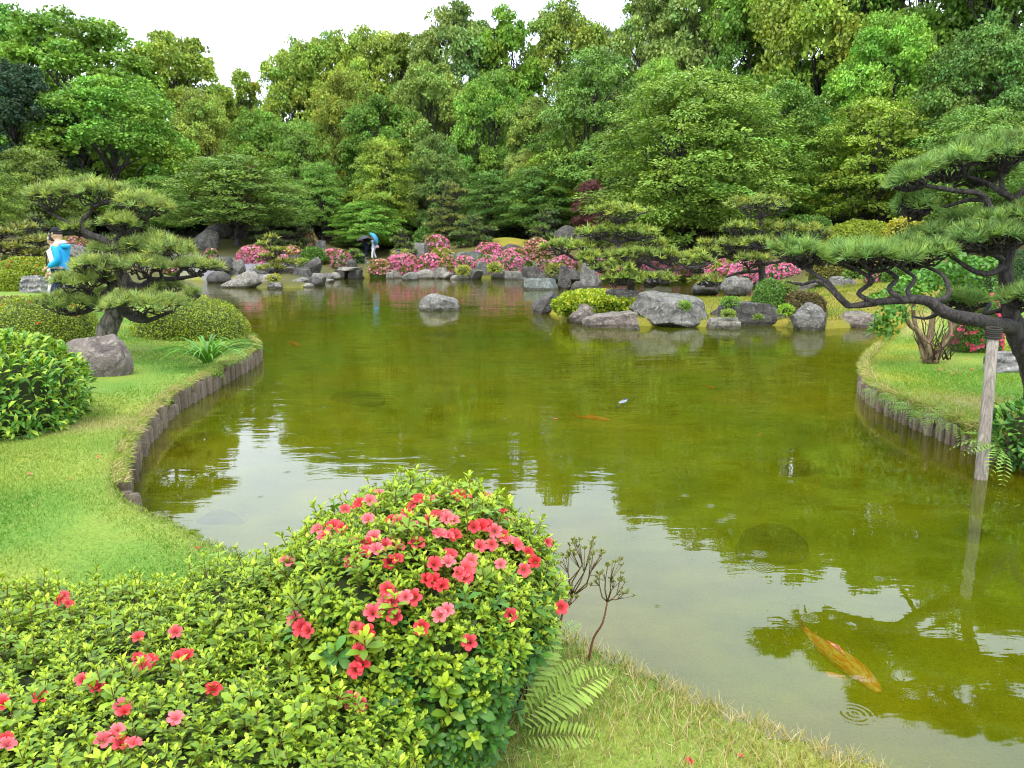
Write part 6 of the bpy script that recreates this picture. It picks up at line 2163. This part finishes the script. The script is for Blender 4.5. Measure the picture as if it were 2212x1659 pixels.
def skin(J, E, root, sub=1):
    """surface grown round a skeleton; J: name -> (x, y, z, r) or (x, y, z, rx, ry)"""
    names = list(J)
    me = bpy.data.meshes.new('tmp')
    me.from_pydata([J[k][:3] for k in names], [(names.index(a), names.index(b_)) for a, b_ in E], [])
    o = bpy.data.objects.new('tmp', me)
    COL.objects.link(o)
    o.modifiers.new('skin', 'SKIN')
    sv = me.skin_vertices[0].data
    for i, k in enumerate(names):
        r_ = J[k][3:]
        sv[i].radius = (r_[0], r_[-1])
        sv[i].use_root = (k == root)
    o.modifiers['skin'].use_smooth_shade = True
    ms = o.modifiers.new('sub', 'SUBSURF')
    ms.levels = ms.render_levels = sub
    out = evaluated(o)
    bpy.data.objects.remove(o)
    return out


def merged(meshes, voxel):
    bm = bmesh.new()
    for m_ in meshes:
        bm.from_mesh(m_)
    me = bpy.data.meshes.new('tmp')
    bm.to_mesh(me)
    bm.free()
    o = bpy.data.objects.new('tmp', me)
    COL.objects.link(o)
    rm = o.modifiers.new('rm', 'REMESH')
    rm.mode = 'VOXEL'
    rm.voxel_size = voxel
    rm.use_smooth_shade = True
    sm = o.modifiers.new('sm', 'SMOOTH')
    sm.iterations = 2
    out = evaluated(o)
    bpy.data.objects.remove(o)
    return out


def head_mesh(c, s=1.0, pitch_=0.0):
    """skull, brow, nose, lips, chin and ears; faces +x"""
    bm = bmesh.new()
    bmesh.ops.create_uvsphere(bm, u_segments=24, v_segments=18, radius=1.0)
    for v in bm.verts:
        x, y, z = v.co
        jaw = max(0, -z)
        X = x * (.100 - .018 * jaw) + (.012 * jaw if x > 0 else -.006)
        Y = y * (.078 - .026 * jaw)
        Z = z * .118
        if x > .3:
            X -= .010 * math.exp(-((z + .02) / .12) ** 2)            # eye hollow
            X += .028 * math.exp(-((z + .28) / .13) ** 2 - (y / .16) ** 2)   # nose
            X += .008 * math.exp(-((z + .55) / .07) ** 2 - (y / .3) ** 2)    # lips
            X += .012 * math.exp(-((z + .85) / .12) ** 2 - (y / .3) ** 2)    # chin
        v.co = (X, Y, Z)
    for s_ in (-1, 1):
        q = bmesh.ops.create_icosphere(bm, subdivisions=2, radius=1.0)
        for v in q['verts']:
            v.co = (v.co.x * .02 - .005, v.co.y * .012 + s_ * .078, v.co.z * .032 - .012)
    R = Matrix.Rotation(pitch_, 4, 'Y')
    bmesh.ops.transform(bm, matrix=Matrix.Translation(c) @ R @ Matrix.Scale(s, 4), verts=bm.verts)
    me = bpy.data.meshes.new('tmp')
    bm.to_mesh(me)
    bm.free()
    return me


def shell(c, s, pitch_, keep, rx, ry, rz, off=(0, 0, 0), seg=22):
    """cap or hair: part of a shell round the head"""
    bm = bmesh.new()
    bmesh.ops.create_uvsphere(bm, u_segments=seg, v_segments=16, radius=1.0)
    dead = [v for v in bm.verts if not keep(v.co)]
    bmesh.ops.delete(bm, geom=dead, context='VERTS')
    for v in bm.verts:
        v.co = (v.co.x * rx + off[0], v.co.y * ry + off[1], v.co.z * rz + off[2])
    bmesh.ops.solidify(bm, geom=bm.faces[:], thickness=.012)
    bmesh.ops.transform(bm, matrix=Matrix.Translation(c) @ Matrix.Rotation(pitch_, 4, 'Y') @ Matrix.Scale(s, 4), verts=bm.verts)
    me = bpy.data.meshes.new('shell')
    bm.to_mesh(me)
    bm.free()
    for pl in me.polygons:
        pl.use_smooth = True
    return me


def add_hand(J, E, side, wrist, dirv, palmn, curl):
    """palm, four unequal fingers and a thumb that leaves the side of the palm"""
    w = np.array(wrist)
    dv = unit(np.array(dirv, float))
    pn = unit(np.array(palmn, float))
    sd = np.cross(dv, pn)
    pal = w + dv * .05
    J[side + 'palm'] = (*pal, .026, .016)
    E.append((side + 'wrist', side + 'palm'))
    for k, (o_, L) in enumerate(((-.026, .072), (-.009, .082), (.009, .077), (.026, .06))):
        b0 = pal + dv * .042 + sd * o_
        m_ = b0 + unit(dv + pn * curl * .6) * L * .5
        e = m_ + unit(dv * (1 - curl * .5) + pn * curl * 1.3) * L * .5
        a, b_, c_ = side + 'f%da' % k, side + 'f%db' % k, side + 'f%dc' % k
        J[a], J[b_], J[c_] = (*b0, .0095), (*m_, .009), (*e, .008)
        E.extend([(side + 'palm', a), (a, b_), (b_, c_)])
    t0 = w + dv * .03 - sd * .032 + pn * .008
    t1_ = t0 + unit(dv * .8 - sd * .5 + pn * .5) * .055
    J[side + 't0'], J[side + 't1'] = (*t0, .012), (*t1_, .009)
    E.extend([(side + 'palm', side + 't0'), (side + 't0', side + 't1')])


SKINM = flat('skin', (.50, .30, .20), .55, .35, .06)
HAIRM = flat('black_hair', (.012, .010, .009), .5, .3, .3, 80)
SHOEM = flat('shoe', (.05, .05, .055), .6)
EYEM = flat('eye', (.03, .02, .02), .2)


def person(label, loc, rz, P, top, legs, hat=None, hair=True, scale=1.0, hood=None, glasses=False, bag=None, sleeve='long', voxel=.015, hairlen=.0):
    t = thing('person', label, 'person', loc, rz, 'visitors')
    t.scale = (scale,) * 3
    J = {'pel': (*P['pel'], .13, .10), 'waist': (*P['waist'], .12, .095), 'chest': (*P['chest'], .145, .11), 'nb': (*P['nb'], .07), 'neck': (*P['neck'], .052), 'hd': (*P['head'], .07)}
    E = [('pel', 'waist'), ('waist', 'chest'), ('chest', 'nb'), ('nb', 'neck'), ('neck', 'hd')]
    for s_ in 'LR':
        J[s_ + 'sh'], J[s_ + 'el'], J[s_ + 'wrist'] = (*P[s_ + 'sh'], .062), (*P[s_ + 'el'], .045), (*P[s_ + 'wr'], .030)
        J[s_ + 'hip'], J[s_ + 'kn'], J[s_ + 'an'], J[s_ + 'toe'] = (*P[s_ + 'hip'], .09), (*P[s_ + 'kn'], .06), (*P[s_ + 'an'], .04), (*P[s_ + 'toe'], .036)
        E += [('nb', s_ + 'sh'), (s_ + 'sh', s_ + 'el'), (s_ + 'el', s_ + 'wrist'), ('pel', s_ + 'hip'), (s_ + 'hip', s_ + 'kn'), (s_ + 'kn', s_ + 'an'), (s_ + 'an', s_ + 'toe')]
        hd = np.array(P[s_ + 'wr']) - np.array(P[s_ + 'el'])
        add_hand(J, E, s_, P[s_ + 'wr'], hd, P.get(s_ + 'pn', (.3, 1 if s_ == 'R' else -1, 0)), .6)
    hp = P.get('hpitch', 0)
    body = merged([skin(J, E, 'pel'), head_mesh(P['head'], 1.0, hp)], voxel)
    link('body', body, SKINM, t)
    # clothing
    K = {'pel': (*P['pel'], .165, .13), 'waist': (*P['waist'], .16, .125), 'chest': (*P['chest'], .178, .135), 'nb': (*(np.array(P['nb']) - (0, 0, .03)), .085)}
    K['hem'] = (*(np.array(P['pel']) - (0, 0, .13)), .17, .135)
    E2 = [('hem', 'pel'), ('pel', 'waist'), ('waist', 'chest'), ('chest', 'nb')]
    for s_ in 'LR':
        K[s_ + 'sh'] = (*P[s_ + 'sh'], .082)
        K[s_ + 'el'] = (*P[s_ + 'el'], .066)
        E2 += [('nb', s_ + 'sh'), (s_ + 'sh', s_ + 'el')]
        if sleeve == 'long':
            w_ = np.array(P[s_ + 'wr']) * .93 + np.array(P[s_ + 'el']) * .07
            K[s_ + 'wr'] = (*w_, .052)
            E2.append((s_ + 'el', s_ + 'wr'))
        else:
            e_ = np.array(P[s_ + 'el']) * .75 + np.array(P[s_ + 'sh']) * .25
            K[s_ + 'el'] = (*e_, .072)
    o = link('jacket' if sleeve == 'long' else 'shirt', skin(K, E2, 'pel'), top, t)
    K = {'pel': (*(np.array(P['pel']) + (0, 0, -.02)), .15, .12)}
    E3 = []
    for s_ in 'LR':
        K[s_ + 'hip'], K[s_ + 'kn'] = (*P[s_ + 'hip'], .108), (*P[s_ + 'kn'], .082)
        K[s_ + 'an'] = (*(np.array(P[s_ + 'an']) * .94 + np.array(P[s_ + 'kn']) * .06), .068)
        E3 += [('pel', s_ + 'hip'), (s_ + 'hip', s_ + 'kn'), (s_ + 'kn', s_ + 'an')]
    link('trousers', skin(K, E3, 'pel'), legs, t)
    for s_ in 'LR':
        a, b_ = np.array(P[s_ + 'an']), np.array(P[s_ + 'toe'])
        hl = a - (b_ - a) * np.array((.35, .35, 0)) + (0, 0, -.035)
        link('shoe', skin({'h': (*hl, .042), 'm': (*(a * .5 + b_ * .5 + np.array((0, 0, -.02))), .048), 't': (*b_, .042)}, [('h', 'm'), ('m', 't')], 'h'), SHOEM, t)
    hc = P['head']
    if hair:
        link('hair', shell(hc, 1, hp, lambda c_: (c_.z > -.05 - hairlen and c_.x < .45) or c_.z > .5, .106, .086, .125, (-.006, 0, .006)), HAIRM, t)
    if hat is not None:
        cap = link('cap', shell(hc, 1, hp, lambda c_: c_.z > .28, .120, .098, .132, (.0, 0, .012)), hat, t)
        link('peak', shell(hc, 1, hp, lambda c_: c_.x > .1 and abs(c_.z) < .2, .165, .085, .03, (.01, 0, .052), 26), hat, cap)
    for s_ in (-1, 1):
        bm = bmesh.new()
        bmesh.ops.create_icosphere(bm, subdivisions=2, radius=.011)
        bmesh.ops.transform(bm, matrix=Matrix.Translation(hc) @ Matrix.Rotation(hp, 4, 'Y') @ Matrix.Translation((.082, s_ * .032, -.002)), verts=bm.verts)
        me = bpy.data.meshes.new('eye')
        bm.to_mesh(me)
        bm.free()
        link('eye', me, EYEM, t)
    if glasses:
        g = Geo()
        for s_ in (-1, 1):
            a = np.linspace(0, 2 * math.pi, 13)
            g.tube(np.stack([np.full(13, .10), s_ * .034 + .024 * np.cos(a), -.004 + .018 * np.sin(a)], 1) + np.array(hc), .003, 4)
            g.tube(np.array([(.098, s_ * .058, .002), (.0, s_ * .083, .002)]) + np.array(hc), .003, 4)
        g.build('glasses', EYEM, t)
    if hood is not None:
        nb = np.array(P['nb'])
        a = np.linspace(-2.2, 2.2, 11)
        q = np.stack([nb[0] + .0 - .085 * np.cos(a), nb[1] + .095 * np.sin(a), nb[2] + .012 - .03 * np.abs(a) / 2.2 * 0 + .02 * np.cos(a)], 1)
        Geo().tube(q, .036 - .010 * np.abs(a) / 2.2, 8, rough=.05).build('hood_lining', hood, t, smooth=True)
        q2 = np.stack([nb[0] - .05 - .10 * np.cos(a[2:-2]), nb[1] + .10 * np.sin(a[2:-2]), nb[2] - .045 + 0 * a[2:-2]], 1)
        Geo().tube(q2, .042, 8, rough=.06).build('hood', top, t, smooth=True)
    return t


def walking(st=.30, el_f=.12, lean=.02):
    return {'pel': (0, 0, .93), 'waist': (.005, 0, 1.08), 'chest': (lean, 0, 1.27), 'nb': (lean + .005, 0, 1.44), 'neck': (lean + .02, 0, 1.52), 'head': (lean + .045, 0, 1.615),
            'Lsh': (lean, .165, 1.40), 'Lel': (lean - .06, .21, 1.13), 'Lwr': (el_f, .20, .93), 'Rsh': (lean, -.165, 1.40), 'Rel': (lean + .02, -.21, 1.12), 'Rwr': (el_f + .1, -.19, .95),
            'Lhip': (.01, .085, .88), 'Lkn': (st * .55, .09, .50), 'Lan': (st * .62, .09, .09), 'Ltoe': (st * .62 + .15, .10, .04),
            'Rhip': (-.01, -.085, .88), 'Rkn': (-st * .2, -.09, .49), 'Ran': (-st * .85, -.09, .12), 'Rtoe': (-st * .85 + .13, -.10, .04)}


BLUE = flat('bright_blue_nylon', (.005, .30, .62), .45, .4, .10, 12)
WHITE = flat('white_cloth', (.72, .72, .74), .8, .2, .05, 14)
NAVY = flat('navy_cloth', (.022, .030, .065), .8, .2, .15, 18)
BEIGE = flat('beige_cloth', (.52, .46, .40), .8, .2, .06, 18)
CREAM = flat('cream_shirt', (.66, .66, .60), .8, .2, .06, 14)
DNAVY = flat('dark_navy_shirt', (.012, .016, .035), .8, .2, .1)
PALEB = flat('pale_blue_shirt', (.38, .48, .66), .8, .2, .05)
CAPM = flat('black_cap', (.010, .012, .018), .8, .2, .2)
gz1 = Hz(-8.75, 15.4)
pw = walking(.32, .16)
pw['Lwr'] = (.20, .17, 1.0)
person('person in a bright blue jacket and black cap walking left behind the pine', (-8.62, 15.3, gz1), math.pi, pw, BLUE, NAVY, CAPM, True, 1.0, WHITE, True)
pf = walking(.26, .10)
w2 = person('person in a white top and beige trousers walking beside the one in the blue jacket', (-8.98, 15.75, gz1), math.pi, pf, CREAM, BEIGE, None, True, .94, None, True, hairlen=.25)
sg = Geo()
for s_ in (-.09, .09):
    sg.tube([(.165, s_, 1.02), (.175, s_, 1.2), (.13, s_ * 1.1, 1.38), (.0, s_ * 1.3, 1.47), (-.13, s_, 1.3)], .016, 5)
sg.build('backpack_strap', flat('black_strap', (.02, .02, .022), .7), w2)

# the pair with umbrellas on the far path
zf = Hz(PERSON_FAR[0], 57)
pp = walking(.22, .1)
pp.update({'Lwr': (.26, .12, 1.48), 'Lel': (.20, .22, 1.22), 'Rel': (.02, -.24, 1.16), 'Rwr': (.13, -.14, 1.36)})
u1 = person('person in a pale blue shirt and white trousers taking a picture under the blue umbrella', (PERSON_FAR[0], 57, zf), math.pi + .35, pp, PALEB, WHITE, None, True, .98, None, False, sleeve='short', voxel=.016)
g = Geo()
g.raw([(.30, .05, 1.52), (.31, .05, 1.52), (.31, .20, 1.52), (.30, .20, 1.52), (.30, .05, 1.60), (.31, .05, 1.60), (.31, .20, 1.60), (.30, .20, 1.60)],
      [(0, 1, 5, 4), (1, 2, 6, 5), (2, 3, 7, 6), (3, 0, 4, 7), (4, 5, 6, 7), (3, 2, 1, 0)])
ph = g.build('phone', M['black'])
ph.location, ph.rotation_euler = u1.location, u1.rotation_euler
tag(ph, 'black phone held up by the person in pale blue', 'phone')
pp = walking(.1, .2)
pp.update({'waist': (.06, 0, 1.05), 'chest': (.16, 0, 1.18), 'nb': (.24, 0, 1.30), 'neck': (.30, 0, 1.35), 'head': (.37, 0, 1.41), 'hpitch': .6, 'Lsh': (.2, .165, 1.27), 'Rsh': (.2, -.165, 1.27), 'Lel': (.24, .2, 1.02), 'Rel': (.24, -.2, 1.02),
           'Lwr': (.38, .10, 1.12), 'Rwr': (.40, -.06, 1.14)})
x2 = PERSON_FAR[0] - .62
person('person in dark clothes bending over under the black umbrella', (x2, 57.6, Hz(x2, 57.6)), math.pi + .5, pp, DNAVY, NAVY, CAPM, True, .98, None, False, voxel=.016)
bgm = flat('pink_bag', (.70, .42, .45), .7)
bag = Geo().raw([(-.02, -.02, 0), (.26, -.02, 0), (.26, .08, 0), (-.02, .08, 0), (.03, 0, .22), (.21, 0, .22), (.21, .05, .22), (.03, .05, .22)], [(0, 1, 5, 4), (1, 2, 6, 5), (2, 3, 7, 6), (3, 0, 4, 7), (4, 5, 6, 7), (3, 2, 1, 0)])
bag.tube([(.03, .02, .22), (-.03, .02, .42), (-.12, .02, .62)], .012, 5)
bo = bag.build('shoulder_bag', bgm)
bo.location = (PERSON_FAR[0] + .16, 56.85, zf + .85)
tag(bo, 'pink shoulder bag on the person in pale blue', 'bag')


def umbrella(label, loc, tilt, mat, R=.52):
    t = thing('umbrella', label, 'umbrella', loc)
    t.rotation_euler = tilt
    n_ = 8
    V = [(0, 0, .0)]
    for k in range(4):
        f = (k + 1) / 4
        for j in range(n_ * 2):
            a = j * math.pi / n_
            rr = R * math.sin(f * 1.25) / math.sin(1.25) * (1 if j % 2 == 0 else .955)
            V.append((rr * math.cos(a), rr * math.sin(a), -R * .62 * (1 - math.cos(f * 1.25)) / (1 - math.cos(1.25)) + (.012 if j % 2 else 0)))
    f = [(0, 1 + j, 1 + (j + 1) % 16) for j in range(16)]
    for k in range(3):
        f += [(1 + k * 16 + j, 1 + (k + 1) * 16 + j, 1 + (k + 1) * 16 + (j + 1) % 16, 1 + k * 16 + (j + 1) % 16) for j in range(16)]
    cn_ = Geo().raw(V, f).build('canopy', mat, t, smooth=True)
    Geo().tube([(0, 0, .06), (0, 0, -.72)], .008, 6).build('shaft', M['black'], t)
    Geo().tube([(0, 0, -.72), (0, 0, -.80), (.03, 0, -.84), (.06, 0, -.81)], .014, 6).build('handle', M['black'], t)
    for j in range(n_):
        a = j * 2 * math.pi / n_
        Geo().tube([(0, 0, -.01), (R * .55 * math.cos(a), R * .55 * math.sin(a), -.095), (R * math.cos(a), R * math.sin(a), -R * .62)], .005, 4).build('rib', M['black'], t)
    return t


SKYB = leafmat('sky_blue_nylon', .35, .5, .3, 0)
BLKN = flat('black_nylon', (.035, .036, .040), .6)
um = umbrella('sky blue umbrella tilted over the shoulder of the person in pale blue', (PERSON_FAR[0] + .30, 56.8, zf + 1.66), (math.radians(-14), math.radians(58), 0), SKYB)
um.children[0].color = (.10, .42, .72, 1)
umbrella('black umbrella over the bending person on the far path', (x2 - .15, 57.3, zf + 1.72), (math.radians(-10), math.radians(-16), 0), BLKN, .58)

# ------------------------------------------------------------------ fallen petals and leaves
for k, (u, v, z) in enumerate([(855, 1375, .0), (150, 1012, .34), (425, 1170, .30), (62, 1000, .35), (210, 960, .36), (2030, 790, .33), (2090, 770, .34), (2060, 800, .33), (2140, 752, .36), (1600, 1642, .25), (1490, 1655, .25), (1200, 906, 0), (1640, 940, 0), (2020, 765, .34), (2100, 790, .34),
                               (2065, 758, .34)]):
    if k in (0,):
        continue
    p = G(u, v, z)
    zz = max(Hz(p[0], p[1]), 0.0) + .016
    water_ = zz < .03
    o = link('fallen_petal', FLW[k % 4], M['petal'])
    s_ = .03 if p[1] < 8 else .05
    o.location = (p[0], p[1], zz + (.0 if not water_ else -.008))
    o.scale = (s_, s_ * .7, s_ * .5)
    o.rotation_euler = (random.uniform(-.3, .3), random.uniform(-.3, .3), random.uniform(0, 6))
    tag(o, 'tiny fallen red petal lying on the ' + ('pond water' if water_ else ('lawn behind the wooden post' if p[0] > 3 else ('near bank' if p[1] < 3 else 'left lawn'))), 'petal',
        'fallen petals on the ' + ('water' if water_ else ('right lawn' if p[0] > 3 else ('near bank' if p[1] < 3 else 'left lawn'))))
